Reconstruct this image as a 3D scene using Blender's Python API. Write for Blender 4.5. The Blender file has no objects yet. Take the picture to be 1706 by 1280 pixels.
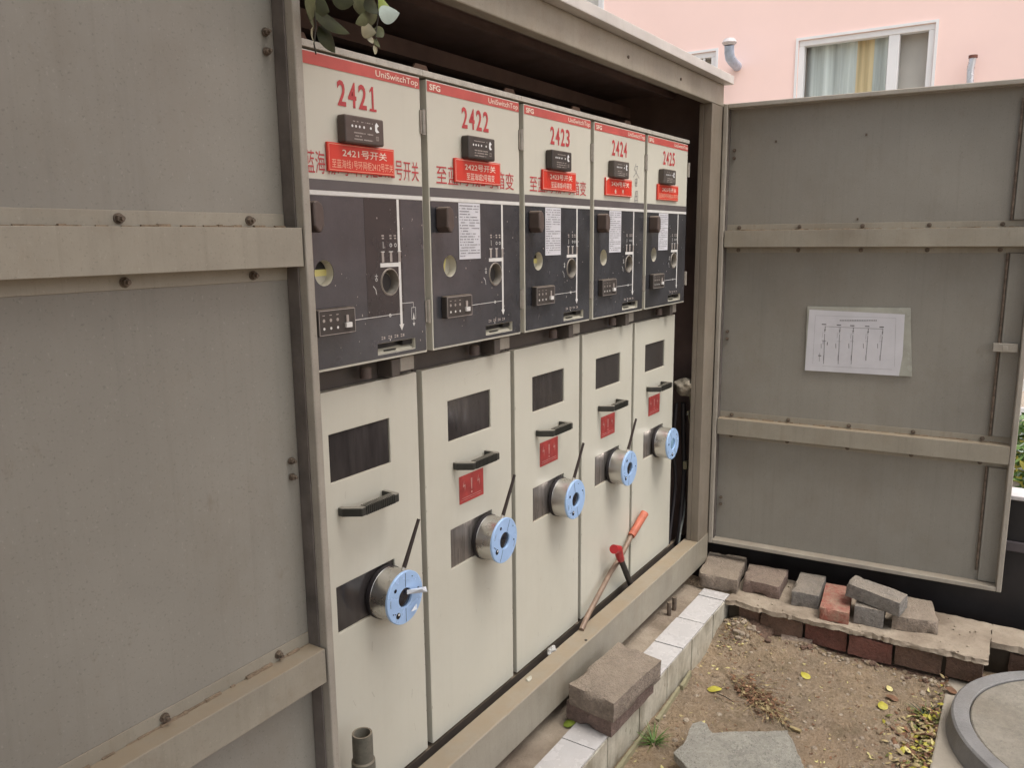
import bpy, bmesh, math, random
from mathutils import Vector, Matrix, noise
from mathutils.geometry import tessellate_polygon
random.seed(7)
R = math.radians
SC = bpy.context.scene
COL = SC.collection

# ------------------------------------------------------------------ camera
CP = Vector((-0.9689, -1.0781, 0.2379))
MR = (Matrix.Rotation(-0.9966, 3, 'Z') @ Matrix.Rotation(1.3910, 3, 'X') @ Matrix.Rotation(-0.0094, 3, 'Z'))
FP = 1340.4
cd = bpy.data.cameras.new('camera'); cam = bpy.data.objects.new('camera', cd); COL.objects.link(cam)
cam.matrix_world = Matrix.Translation(CP) @ MR.to_4x4()
cd.sensor_width = 36; cd.lens = FP / 1706 * 36; cd.clip_start = 0.02; cd.clip_end = 500
SC.camera = cam
# ------------------------------------------------------------------ light
SUN_EL, SUN_AZ = R(66), R(262)          # azimuth: direction TO the sun, counter-clockwise from +x
w = bpy.data.worlds.new('World'); SC.world = w; w.use_nodes = True
nt = w.node_tree; bg = nt.nodes['Background']
sky = nt.nodes.new('ShaderNodeTexSky'); sky.sky_type = 'NISHITA'; sky.sun_disc = False
sky.sun_elevation = SUN_EL; sky.sun_rotation = math.pi/2 - SUN_AZ
sky.air_density = 1.0; sky.dust_density = 5.0; sky.ozone_density = 0.6
hs = nt.nodes.new('ShaderNodeHueSaturation'); hs.inputs['Saturation'].default_value = 0.32
nt.links.new(sky.outputs[0], hs.inputs['Color']); nt.links.new(hs.outputs[0], bg.inputs[0])
bg.inputs[1].default_value = 0.15
sd = bpy.data.lights.new('sun', 'SUN'); sd.energy = .8; sd.angle = R(24); sd.color = (1, .95, .88)
sun = bpy.data.objects.new('sun', sd); COL.objects.link(sun)
sv = Vector((math.cos(SUN_EL)*math.cos(SUN_AZ), math.cos(SUN_EL)*math.sin(SUN_AZ), math.sin(SUN_EL)))
sun.rotation_euler = sv.to_track_quat('Z', 'Y').to_euler(); sun.location = sv*20
SC.view_settings.view_transform = 'Standard'; SC.view_settings.look = 'None'
SC.view_settings.exposure = 1.0; SC.view_settings.gamma = 1
SC.render.engine = 'CYCLES'

# ------------------------------------------------------------------ helpers
def ray(u, v): return MR @ Vector(((u-853)/FP, -(v-640)/FP, -1))
def onY(u, v, Y): d = ray(u, v); return CP + d*((Y-CP.y)/d.y)
def onZ(u, v, Z): d = ray(u, v); return CP + d*((Z-CP.z)/d.z)
def onX(u, v, X): d = ray(u, v); return CP + d*((X-CP.x)/d.x)

WM = {}                       # world matrices of what is built
def wm(o): return WM.get(o.name, Matrix.Identity(4)) if o else Matrix.Identity(4)
def tag(o, label=None, cat=None, group=None, kind=None):
    if label: o['label'] = label
    if cat: o['category'] = cat
    if group: o['group'] = group
    if kind: o['kind'] = kind
    return o
def empty(name, loc, label, cat, group=None):
    o = bpy.data.objects.new(name, None); COL.objects.link(o); o.location = loc
    o.empty_display_size = .05
    WM[o.name] = Matrix.Translation(loc); return tag(o, label, cat, group)

class MB:
    def __init__(s): s.v = []; s.f = []; s.m = []; s.X = Matrix.Identity(4)
    def add(s, vs, fs, m=0):
        n = len(s.v); s.v += [s.X @ Vector(v) for v in vs]
        s.f += [tuple(n+i for i in f) for f in fs]; s.m += [m]*len(fs)
    def box(s, x0, x1, y0, y1, z0, z1, m=0):
        s.add([(x0,y0,z0),(x1,y0,z0),(x1,y1,z0),(x0,y1,z0),(x0,y0,z1),(x1,y0,z1),(x1,y1,z1),(x0,y1,z1)],
              [(0,3,2,1),(4,5,6,7),(0,1,5,4),(1,2,6,5),(2,3,7,6),(3,0,4,7)], m)
    def rect(s, x0, x1, z0, z1, y, m=0):       # faces -y
        s.add([(x0,y,z0),(x1,y,z0),(x1,y,z1),(x0,y,z1)], [(0,1,2,3)], m)
    def poly(s, pts, y, m=0):
        s.add([(a,y,b) for a,b in pts], [tuple(range(len(pts)))], m)
    def line(s, a, b, wd, y, m=0):
        a = Vector(a); b = Vector(b); d = (b-a).normalized(); n = Vector((-d.y, d.x))*wd/2
        s.poly([tuple(a-n), tuple(b-n), tuple(b+n), tuple(a+n)], y, m)
    def ringflat(s, cx, cz, r0, r1, y, m=0, n=32, a0=0, a1=2*math.pi):
        vs = []; fs = []
        for i in range(n+1):
            t = a0+(a1-a0)*i/n; c, q = math.cos(t), math.sin(t)
            vs += [(cx+r0*c, y, cz+r0*q), (cx+r1*c, y, cz+r1*q)]
            if i: k = 2*i; fs.append((k-2, k-1, k+1, k))
        s.add(vs, fs, m)
    def disc(s, cx, cz, r, y, m=0, n=32): s.poly([(cx+r*math.cos(2*math.pi*i/n), cz+r*math.sin(2*math.pi*i/n)) for i in range(n)], y, m)
    def plate(s, outer, holes, y0, y1, m=0):   # y0 front (towards -y)
        loops = [[Vector((a, b, 0)) for a, b in L] for L in [outer]+holes]
        flat = [p for L in loops for p in L]
        tr = tessellate_polygon(loops); n = len(flat)
        s.add([(p.x, y0, p.y) for p in flat]+[(p.x, y1, p.y) for p in flat],
              [t for t in tr]+[tuple(i+n for i in t[::-1]) for t in tr], m)
        st = 0
        for L in loops:
            k = len(L)
            s.add([(p.x, y0, p.y) for p in L]+[(p.x, y1, p.y) for p in L], [(i, (i+1)%k, k+(i+1)%k, k+i) for i in range(k)], m)
    def lathe(s, prof, M, m=0, n=32, caps=True): # prof: (r, h) along local z of M
        k = len(prof); vs = []; fs = []
        for i in range(n):
            t = 2*math.pi*i/n
            vs += [M @ Vector((r*math.cos(t), r*math.sin(t), h)) for r, h in prof]
        for i in range(n):
            j = (i+1) % n
            fs += [(i*k+q, j*k+q, j*k+q+1, i*k+q+1) for q in range(k-1)]
        if caps: fs += [tuple(i*k for i in range(n))[::-1], tuple(i*k+k-1 for i in range(n))]
        s.add(vs, fs, m)
    def tube(s, pts, r, m=0, n=10, r2=None):
        pts = [Vector(p) for p in pts]; L = len(pts); vs = []; fs = []
        up = Vector((.3, .2, .93))
        for i, p in enumerate(pts):
            d = (pts[min(i+1, L-1)]-pts[max(i-1, 0)]).normalized()
            a = d.cross(up); a = a.normalized() if a.length > .05 else d.cross(Vector((1,0,0))).normalized()
            b = d.cross(a); rr = r if r2 is None else r+(r2-r)*i/(L-1)
            vs += [p+(a*math.cos(2*math.pi*q/n)+b*math.sin(2*math.pi*q/n))*rr for q in range(n)]
        for i in range(L-1):
            fs += [(i*n+q, i*n+(q+1)%n, (i+1)*n+(q+1)%n, (i+1)*n+q) for q in range(n)]
        fs += [tuple(range(n))[::-1], tuple((L-1)*n+q for q in range(n))]
        s.add(vs, fs, m)
    def text(s, body, x0, x1, z0, z1, y, m=0, bold=0.0, keep=False):
        c = bpy.data.curves.new('t', 'FONT'); c.body = body; c.offset = bold; c.resolution_u = 3
        o = bpy.data.objects.new('t', c); COL.objects.link(o); bpy.context.view_layer.update()
        me = bpy.data.meshes.new_from_object(o)
        vs = [v.co.copy() for v in me.vertices]; fs = [tuple(p.vertices) for p in me.polygons]
        bpy.data.objects.remove(o); bpy.data.curves.remove(c); bpy.data.meshes.remove(me)
        if not vs: return
        a0, a1 = min(v.x for v in vs), max(v.x for v in vs); b0, b1 = min(v.y for v in vs), max(v.y for v in vs)
        s.add([(x0+(v.x-a0)/(a1-a0)*(x1-x0), y, z0+(v.y-b0)/(b1-b0)*(z1-z0)) for v in vs], fs, m)
    def build(s, name, mats, parent=None, bev=0, smooth=False, seg=2, base=False):
        if not isinstance(mats, (list, tuple)): mats = [mats]
        P = wm(parent); Pi = P.inverted()
        vs = [Pi @ v for v in s.v]
        lo = Vector([min(v[i] for v in vs) for i in range(3)]); hi = Vector([max(v[i] for v in vs) for i in range(3)])
        c = (lo+hi)/2
        if parent is None: c.z = lo.z
        me = bpy.data.meshes.new(name); me.from_pydata([v-c for v in vs], [], s.f); me.validate()
        for mt in mats: me.materials.append(mt)
        if len(mats) > 1 and len(me.polygons) == len(s.m):
            me.polygons.foreach_set('material_index', s.m)
        o = bpy.data.objects.new(name, me); COL.objects.link(o); o.location = c; o.parent = parent
        bm = bmesh.new(); bm.from_mesh(me); bmesh.ops.remove_doubles(bm, verts=bm.verts, dist=1e-6)
        bmesh.ops.recalc_face_normals(bm, faces=bm.faces); bm.to_mesh(me); bm.free()
        if smooth:
            me.polygons.foreach_set('use_smooth', [True]*len(me.polygons)); me.set_sharp_from_angle(angle=R(35))
        if bev:
            b = o.modifiers.new('bevel', 'BEVEL'); b.width = bev; b.segments = seg; b.limit_method = 'ANGLE'; b.angle_limit = R(40)
        WM[o.name] = P @ Matrix.Translation(c)
        return o
def rectpts(x0, x1, z0, z1): return [(x0,z0),(x1,z0),(x1,z1),(x0,z1)]
def circpts(cx, cz, r, n=28): return [(cx+r*math.cos(2*math.pi*i/n), cz+r*math.sin(2*math.pi*i/n)) for i in range(n)]

# ------------------------------------------------------------------ materials
def mat(name, col, rough=.55, metal=0, var=.12, vscale=6, streak=0.0, dust=0.0, speck=0.0, bump=0.0, bscale=60,
        col2=None, rust=0.0, spec=.5, dustcol=(.30,.235,.16), stretch=(1,1,1), emis=None, mott=0.0, grime=0.0):
    m = bpy.data.materials.new(name); m.use_nodes = True; t = m.node_tree; N = t.nodes; L = t.links
    b = N['Principled BSDF']; b.inputs['Roughness'].default_value = rough; b.inputs['Metallic'].default_value = metal
    b.inputs['Specular IOR Level'].default_value = spec
    tc = N.new('ShaderNodeNewGeometry')
    mp = N.new('ShaderNodeMapping'); mp.inputs['Scale'].default_value = stretch; L.new(tc.outputs['Position'], mp.inputs[0])
    def nz(scale, detail=5, rg=.6, src=None, sc=None):
        n = N.new('ShaderNodeTexNoise'); n.inputs['Scale'].default_value = scale; n.inputs['Detail'].default_value = detail
        n.inputs['Roughness'].default_value = rg
        if sc:
            q = N.new('ShaderNodeMapping'); q.inputs['Scale'].default_value = sc; L.new(tc.outputs['Position'], q.inputs[0]); L.new(q.outputs[0], n.inputs['Vector'])
        else: L.new(mp.outputs[0], n.inputs['Vector'])
        return n.outputs['Fac']
    def ramp(src, lo, hi, a=0.0, bb=1.0):
        r = N.new('ShaderNodeMapRange'); r.inputs[1].default_value = lo; r.inputs[2].default_value = hi
        r.inputs[3].default_value = a; r.inputs[4].default_value = bb; L.new(src, r.inputs[0]); return r.outputs[0]
    def mix(fac, a, bb, mode='MIX'):
        x = N.new('ShaderNodeMix'); x.data_type = 'RGBA'; x.blend_type = mode
        for sck, val in ((x.inputs[0], fac), (x.inputs[6], a), (x.inputs[7], bb)):
            if hasattr(val, 'node'): L.new(val, sck)
            else: sck.default_value = val if isinstance(val, float) else (*val, 1)
        return x.outputs[2]
    dark = tuple(c*(1-var*1.6) for c in col); lite = tuple(min(1, c*(1+var)) for c in col)
    c = mix(ramp(nz(vscale), .3, .7), col2 or dark, lite)
    if streak:
        s_ = ramp(nz(1.0, 4, .7, sc=(60, 60, 1.6)), .52, .75, 0, streak)
        c = mix(s_, c, tuple(q*.45 for q in col))
    if speck:
        c = mix(ramp(nz(260, 2, .5), .62, .72, 0, speck), c, tuple(q*.3 for q in col))
        c = mix(ramp(nz(190, 2, .5, sc=(1.3, 1.1, .9)), .66, .74, 0, speck*.7), c, tuple(min(1, q*1.7) for q in col))
    if mott:
        c = mix(ramp(nz(55, 6, .7), .46, .62, 0, mott), c, tuple(min(1, q*1.45) for q in col))
        c = mix(ramp(nz(85, 6, .7, sc=(1.1, .9, 1.2)), .55, .66, 0, mott), c, tuple(q*.45 for q in col))
    if grime:
        c = mix(ramp(nz(3.2, 8, .72, sc=(1.3, 1.1, .8)), .50, .72, 0, grime), c, tuple(q*k_ for q, k_ in zip(col, (.72, .64, .55))))
        c = mix(ramp(nz(34, 6, .75, sc=(1, 1, .45)), .62, .74, 0, grime), c, tuple(q*k_ for q, k_ in zip(col, (.6, .5, .4))))
    if rust:
        f = ramp(nz(9, 8, .75, sc=(1, 1, .7)), .60, .72, 0, rust); c = mix(f, c, (.13, .06, .03))
    if dust:
        g = N.new('ShaderNodeSeparateXYZ'); L.new(tc.outputs['Normal'], g.inputs[0])
        mu = N.new('ShaderNodeMath'); mu.operation = 'MULTIPLY'; L.new(ramp(g.outputs[2], .3, .9), mu.inputs[0]); L.new(ramp(nz(14, 6), .25, .6, .35, 1), mu.inputs[1])
        m2 = N.new('ShaderNodeMath'); m2.operation = 'MULTIPLY'; L.new(mu.outputs[0], m2.inputs[0]); m2.inputs[1].default_value = dust
        c = mix(m2.outputs[0], c, dustcol)
    L.new(c, b.inputs['Base Color'])
    L.new(ramp(nz(vscale*2.3), .3, .7, max(.05, rough-.10), min(1, rough+.12)), b.inputs['Roughness'])
    if bump:
        bu = N.new('ShaderNodeBump'); bu.inputs['Strength'].default_value = bump; bu.inputs['Distance'].default_value = .01
        L.new(nz(bscale, 8, .65), bu.inputs['Height']); L.new(bu.outputs[0], b.inputs['Normal'])
    if emis: b.inputs['Emission Color'].default_value = (*emis[:3], 1); b.inputs['Emission Strength'].default_value = emis[3]
    return m
M = {}
M['doorpaint'] = mat('door_paint', (.262,.245,.212), .5, var=.09, vscale=2.2, streak=.16, speck=.30, grime=.35, bump=.03, bscale=25, rust=.0, dust=.75)
M['frame'] = mat('frame_paint', (.31,.28,.225), .5, var=.10, vscale=5, streak=.22, speck=.25, bump=.06, bscale=40, dust=.95, rust=.22, grime=.5)
M['post'] = mat('post_paint', (.225,.19,.15), .5, var=.12, vscale=5, streak=.3, speck=.2, bump=.06, bscale=40, dust=.7, rust=.15, grime=.5)
M['lip_shade'] = mat('lip_shade_strip', (.13,.112,.10), .8, var=.3, vscale=12, grime=.5)  # dark colour standing in for the shade beside the door lip
M['dustc'] = mat('settled_dust', (.27,.20,.135), 1, var=.25, vscale=60, bump=.6)
M['lip'] = mat('lip_paint', (.36,.325,.275), .5, var=.12, vscale=9, streak=.25, speck=.25, bump=.06, bscale=60, dust=.5, rust=.18)
M['inside'] = mat('inside_paint', (.17,.115,.10), .6, var=.2)
M['roof'] = mat('roof_paint', (.55,.52,.49), .5, var=.08, streak=.1)
M['bolt'] = mat('bolt', (.17,.13,.10), .6, metal=.4, var=.35, vscale=80, dust=.5)
M['white'] = mat('panel_white', (.565,.542,.460), .38, grime=.13, var=.035, vscale=2.2, streak=.05, speck=.03, dust=.6, rust=.0, bump=.008, bscale=8)
M['uwhite'] = mat('upper_white', (.60,.577,.492), .38, var=.03, vscale=3, streak=.05, speck=.04, dust=.6)
M['edge'] = mat('door_edge', (.52,.49,.43), .5, var=.15, vscale=30, speck=.4, rust=.3)
M['red'] = mat('band_red', (.56,.10,.085), .45, var=.12, vscale=12, speck=.06)
M['num'] = mat('number_red', (.50,.055,.06), .5, var=.12, vscale=40)
M['plate'] = mat('plate_red', (.68,.045,.025), .35, var=.08)
M['ptext'] = mat('plate_text', (.85,.70,.58), .5, var=.02)
M['ptext2'] = mat('plate_text_faded', (.88,.48,.34), .5, var=.02)
M['sticker'] = mat('sticker_red', (.42,.055,.05), .5, var=.15, vscale=40)
M['wline'] = mat('line_white', (.70,.68,.65), .5, var=.05, vscale=40)
M['gband'] = mat('grey_band', (.115,.10,.10), .5, var=.1)
M['film'] = mat('film_dark', (.046,.046,.052), .17, var=.25, vscale=7, streak=.15, speck=.3, bump=.05, bscale=160, spec=.75)
M['film2'] = mat('film_clean', (.036,.030,.030), .24, var=.1, vscale=7, spec=.5)
M['body'] = mat('body_grey', (.085,.070,.060), .5, var=.15, dust=.6)
M['ink'] = mat('ink', (.04,.035,.035), .6, var=.1)
M['greyink'] = mat('grey_ink', (.22,.21,.22), .6, var=.1)
M['paper'] = mat('paper', (.62,.61,.64), .7, var=.04, vscale=12)
M['sleeve'] = mat('plastic_sleeve', (.40,.40,.35), .22, var=.15, vscale=8)
M['dkplastic'] = mat('dark_plastic', (.052,.043,.038), .45, var=.15, vscale=30, dust=.5)
M['brplastic'] = mat('brown_plastic', (.10,.072,.062), .5, var=.1, vscale=30, dust=.4)
M['handle'] = mat('black_handle', (.035,.035,.03), .38, var=.2, vscale=50, dust=.8, dustcol=(.30,.27,.22))
M['markgrey'] = mat('mark_grey', (.38,.33,.30), .5, var=.1)
M['chrome'] = mat('zinc', (.55,.52,.47), .35, metal=.8, var=.15, vscale=60)
M['ringlt'] = mat('ring_light', (.32,.29,.25), .4, metal=.4, var=.15, vscale=60)
M['yellow'] = mat('indicator_yellow', (.72,.64,.24), .5, var=.05)
M['pale'] = mat('indicator_pale', (.50,.47,.38), .5, var=.05)
M['lug'] = mat('lug_tan', (.27,.17,.12), .6, var=.2)
M['black'] = mat('black', (.012,.011,.011), .5, var=.1)
M['steel'] = mat('brushed_steel', (.60,.58,.55), .27, metal=1, var=.05, vscale=4, bump=.02, bscale=300)
M['bmetal'] = mat('brushed_dark', (.30,.27,.25), .32, metal=.7, var=.25, vscale=3, stretch=(40,40,1.2), streak=.4)
M['wglass'] = mat('window_dark', (.044,.038,.037), .13, var=.22, vscale=3, stretch=(10,10,1.5), streak=.18, speck=.2, spec=.7)
M['blue'] = mat('face_blue', (.40,.58,.88), .3, metal=.15, var=.04)
M['lens'] = mat('lens_dark', (.015,.014,.018), .08, var=.1)
M['bluelens'] = mat('lens_blue', (.20,.33,.45), .1, var=.2, vscale=60)
M['clear'] = mat('film_scrap', (.72,.76,.82), .15, var=.05)
M['clearg'] = mat('wrapper', (.42,.41,.39), .4, var=.2, vscale=60)
M['stext'] = mat('sticker_text_faded', (.62,.33,.30), .5, var=.2, vscale=90)
M['scuff'] = mat('scuff', (.40,.36,.30), .6, var=.2, vscale=90)
M['rubber'] = mat('rubber', (.022,.018,.02), .55, var=.2)
M['brownblack'] = mat('antenna_black', (.028,.016,.012), .45, var=.2)
M['conc'] = mat('concrete', (.29,.245,.195), .9, var=.14, vscale=7, bump=.35, bscale=70, speck=.25)
M['conc2'] = mat('concrete_ledge', (.33,.275,.21), .9, var=.16, vscale=7, bump=.5, bscale=70, speck=.35, col2=(.19,.145,.105))
M['tile'] = mat('tile_white', (.53,.51,.50), .25, var=.05, vscale=9, speck=.14, dust=.10, grime=.22, dustcol=(.34,.30,.26))
M['tileface'] = mat('tile_face', (.47,.44,.37), .35, var=.22, vscale=14, speck=.25, streak=.3, mott=.25, col2=(.20,.17,.12), stretch=(1,1,.6))
M['grout'] = mat('grout', (.05,.05,.04), .95, var=.2)
M['brick'] = mat('brick_tan', (.275,.22,.175), .92, var=.15, vscale=18, bump=1.0, bscale=170, speck=.6, mott=.6, dust=.55, dustcol=(.36,.29,.215))
M['brickg'] = mat('brick_grey', (.235,.215,.195), .92, var=.18, vscale=14, bump=1.0, bscale=170, speck=.6, mott=.6, dust=.55, dustcol=(.36,.29,.215))
M['brickp'] = mat('brick_brown', (.215,.150,.125), .92, var=.18, vscale=14, bump=1.0, bscale=170, speck=.6, mott=.6, dust=.55, dustcol=(.36,.29,.215))
M['brickr'] = mat('brick_red', (.165,.065,.048), .95, var=.3, vscale=12, bump=1, bscale=120, speck=.4, mott=.4, col2=(.11,.055,.04))
M['brickrp'] = mat('brick_red_worn', (.27,.07,.05), .9, var=.3, vscale=17, bump=1, bscale=120, mott=.4, col2=(.42,.33,.24))
M['brickw'] = mat('wall_brick', (.150,.088,.062), .95, var=.3, vscale=12, bump=1, bscale=120, speck=.4, mott=.5, col2=(.10,.065,.045))
M['mortar'] = mat('mortar', (.06,.045,.03), 1, var=.3)
M['slab'] = mat('granite', (.35,.33,.28), .85, var=.10, vscale=8, speck=1.0, mott=.45, bump=1, bscale=220)
M['manring'] = mat('manhole_ring', (.215,.207,.20), .6, var=.14, vscale=7, speck=.3, bump=.3, bscale=120, grime=.35)
M['mancov'] = mat('manhole_cover', (.235,.21,.17), .8, var=.18, vscale=9, speck=.4, bump=.5, bscale=120, mott=.35, grime=.4)
M['pad'] = mat('pad_concrete', (.32,.28,.225), .9, var=.12, vscale=5, speck=.25, bump=.2)
M['darkfence'] = mat('black_metal', (.02,.017,.018), .5, var=.3)
M['purplerail'] = mat('rail_grey', (.09,.075,.08), .5, var=.2)
M['palewall'] = mat('pale_coping', (.55,.52,.52), .7, var=.1)
M['pink'] = mat('pink_render', (.95,.71,.65), .9, var=.025, vscale=.8, speck=.02)
M['pvc'] = mat('window_frame_white', (.80,.80,.80), .4, var=.02)
M['glassdk'] = mat('pane_grey', (.72,.66,.60), .4, var=.1, vscale=1)
M['curtain'] = mat('curtain_grey', (.70,.74,.71), .8, var=.25, vscale=2, stretch=(1,6,.2))
M['curtainy'] = mat('curtain_yellow', (.80,.64,.38), .8, var=.2, vscale=2, stretch=(1,8,.2))
M['bluepipe'] = mat('duct_blue', (.42,.50,.62), .35, metal=.2, var=.15, vscale=12)
M['silver'] = mat('duct_silver', (.6,.6,.62), .3, metal=.6, var=.1)
M['orange'] = mat('orange_grip', (.50,.14,.08), .6, grime=.6, speck=.3, var=.2, vscale=20)
M['redgrip'] = mat('red_grip', (.42,.02,.025), .4, var=.12, vscale=20)
M['rod'] = mat('rod_brown', (.26,.18,.13), .45, metal=.2, var=.25, vscale=14, stretch=(1,1,.3))
M['pipe'] = mat('pipe_grey', (.125,.115,.09), .7, var=.25, vscale=25, dust=.6, mott=.4, speck=.4)
M['leafd'] = mat('leaf_dark', (.030,.034,.010), .6, var=.3, vscale=30, spec=.25)
M['leafg'] = mat('leaf_grey', (.075,.080,.032), .55, var=.25, vscale=40, spec=.25)
M['leafp'] = mat('leaf_pale', (.36,.43,.38), .4, var=.1, vscale=40)
M['leafyg'] = mat('leaf_yellowgreen', (.20,.26,.03), .5, var=.2)
M['leafb'] = mat('leaf_beige', (.26,.235,.145), .5, var=.15, vscale=30)
M['twig'] = mat('twig', (.03,.025,.018), .8)
M['yleaf'] = mat('leaf_yellow', (.42,.37,.05), .55, var=.15, vscale=60)
M['pyleaf'] = mat('leaf_pale_yellow', (.55,.48,.20), .55, var=.15, vscale=60)
M['dleaf'] = mat('leaf_dead', (.19,.095,.05), .8, var=.4, vscale=50)
M['tleaf'] = mat('leaf_tan', (.36,.28,.14), .8, var=.3, vscale=50)
M['gleaf'] = mat('leaf_olive', (.14,.15,.035), .6, var=.3, vscale=50)
M['grass'] = mat('grass_blade', (.09,.17,.035), .6, var=.3, vscale=60)
M['dgreen'] = mat('weed_green', (.03,.055,.025), .6, var=.3, vscale=60)
M['crown'] = mat('crown_leaf', (.07,.10,.03), .7, var=.4, vscale=5)
M['bark'] = mat('bark', (.10,.075,.05), .95, var=.3, vscale=20, bump=.5)
M['pebble'] = mat('pebble', (.34,.28,.21), .9, var=.35, vscale=90)
M['soil'] = mat('soil', (.285,.205,.125), 1, var=.22, vscale=4.5, bump=.9, bscale=90, speck=.45, col2=(.21,.16,.11))
_m = M['soil']; _t = _m.node_tree; _b = _t.nodes['Principled BSDF']
def _noise(sc, det, rg):
    n = _t.nodes.new('ShaderNodeTexNoise'); n.inputs['Scale'].default_value = sc; n.inputs['Detail'].default_value = det; n.inputs['Roughness'].default_value = rg
    gp = _t.nodes.new('ShaderNodeNewGeometry'); _t.links.new(gp.outputs['Position'], n.inputs['Vector']); return n.outputs['Fac']
_old = _b.inputs['Base Color'].links[0].from_socket
for sc_, lo_, hi_, col_, am_ in ((3.2,.50,.66,(.33,.22,.14),.25), (38,.52,.66,(.40,.31,.22),.5), (75,.55,.66,(.11,.07,.045),.45), (150,.62,.70,(.44,.37,.27),.4), (11,.54,.68,(.13,.10,.055),.5)):
    _mr = _t.nodes.new('ShaderNodeMapRange'); _mr.inputs[1].default_value = lo_; _mr.inputs[2].default_value = hi_; _mr.inputs[4].default_value = am_
    _t.links.new(_noise(sc_, 4, .6), _mr.inputs[0]); _x = _t.nodes.new('ShaderNodeMix'); _x.data_type = 'RGBA'
    _t.links.new(_mr.outputs[0], _x.inputs[0]); _t.links.new(_old, _x.inputs[6]); _x.inputs[7].default_value = (*col_, 1); _old = _x.outputs[2]
_bu = [n for n in _t.nodes if n.type == 'BUMP'][0]; _bu.inputs['Distance'].default_value = .02
_t.links.new(_old, _b.inputs['Base Color'])
M['cable'] = mat('cable_grey', (.16,.17,.16), .5, var=.2)
M['rag'] = mat('rag', (.30,.26,.20), .9, var=.35, vscale=50, bump=.6)

# ------------------------------------------------------------------ setting
def soil_h(x, y):
    d = 0.012*noise.noise(Vector((x*3, y*3, 0))) + .007*noise.noise(Vector((x*11, y*11, 3))) + .0045*noise.noise(Vector((x*34, y*34, 5)))+.0020*noise.noise(Vector((x*80, y*80, 8)))
    fade = 1/(1+max(0, abs(x-1.3)-1.5)*2+max(0, abs(y+.6)-1.2)*2)
    h = d*fade
    # dirt banked against the brick footing
    if y < -.2 and y > -.62 and x > 1.55: h += .050*max(0, 1-abs(x-1.83)/.20)*max(0, min(1, (y+.60)/.30))*(.75+.7*noise.noise(Vector((x*9, y*9, 4))))
    if y < -.2 and y > -1.1: h += .024*max(0, 1-abs(x-1.80)/.16)*(.6+.8*abs(noise.noise(Vector((y*5, 0, 9)))))*(1 if y > -.95 else max(0, (y+1.05)/.1))
    return -1.222+h
def axis(a, b, st, far):
    L = []; x = a
    while x <= b: L.append(x); x += st
    s_ = st; lo = a; hi = b; A = []; B = []
    while lo > -far: s_ *= 1.35; lo -= s_; A.append(lo)
    s_ = st
    while hi < far: s_ *= 1.35; hi += s_; B.append(hi)
    return A[::-1]+L+B
xs = axis(.55, 1.95, .011, 150); ys = axis(-1.1, -.18, .011, 150)
g = MB(); nx = len(xs)
g.v = [Vector((x, y, soil_h(x, y))) for y in ys for x in xs]
g.f = [(j*nx+i, j*nx+i+1, (j+1)*nx+i+1, (j+1)*nx+i) for j in range(len(ys)-1) for i in range(nx-1)]; g.m = [0]*len(g.f)
tag(g.build('ground', M['soil'], smooth=True), kind='structure')

# paved apron beyond the cabinet (bright, far right)
g = MB(); g.box(2.26, 30, -12, 8, -1.30, -1.19); tag(g.build('pavement', M['pad']), kind='structure')

# concrete base under the cabinet
g = MB(); g.box(-1.4, 1.90, -.112, 1.1, -1.3, -1.112)
o = g.build('cabinet_base', M['conc2'], bev=.004); tag(o, 'dusty concrete plinth under the grey steel cabinet, behind the white tiles', 'plinth')

# tiled kerb
t = empty('tiled_kerb', (1.0, -.16, -1.23), 'low kerb faced with white glazed tiles running along the cabinet base', 'kerb')
g = MB(); g.box(-.6, 1.879, -.205, -.1125, -1.27, -1.108); g.build('core', M['grout'], t)
g = MB(); seams = [-.6,-.41,-.205,.0,.13,.34,.55,.76,.98,1.186,1.391,1.596,1.811,1.88]
for a, b in zip(seams, seams[1:]):
    g.box(a+.003, b-.003, -.2105-random.uniform(0,.002), -.111+random.uniform(-.003,.003), -1.1075, -1.100+random.uniform(-.002,.0015))
g.build('top_tiles', M['tile'], t, bev=.0012)
g = MB(); seams = [-.4,-.2,0,.2,.41,.62,.832,1.045,1.26,1.478,1.692,1.881]
for a, b in zip(seams, seams[1:]): g.box(a+.003, b-.003, -.2145+random.uniform(0,.003), -.2055, -1.245, -1.1085)
g.build('face_tiles', M['tileface'], t, bev=.0012)

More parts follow.
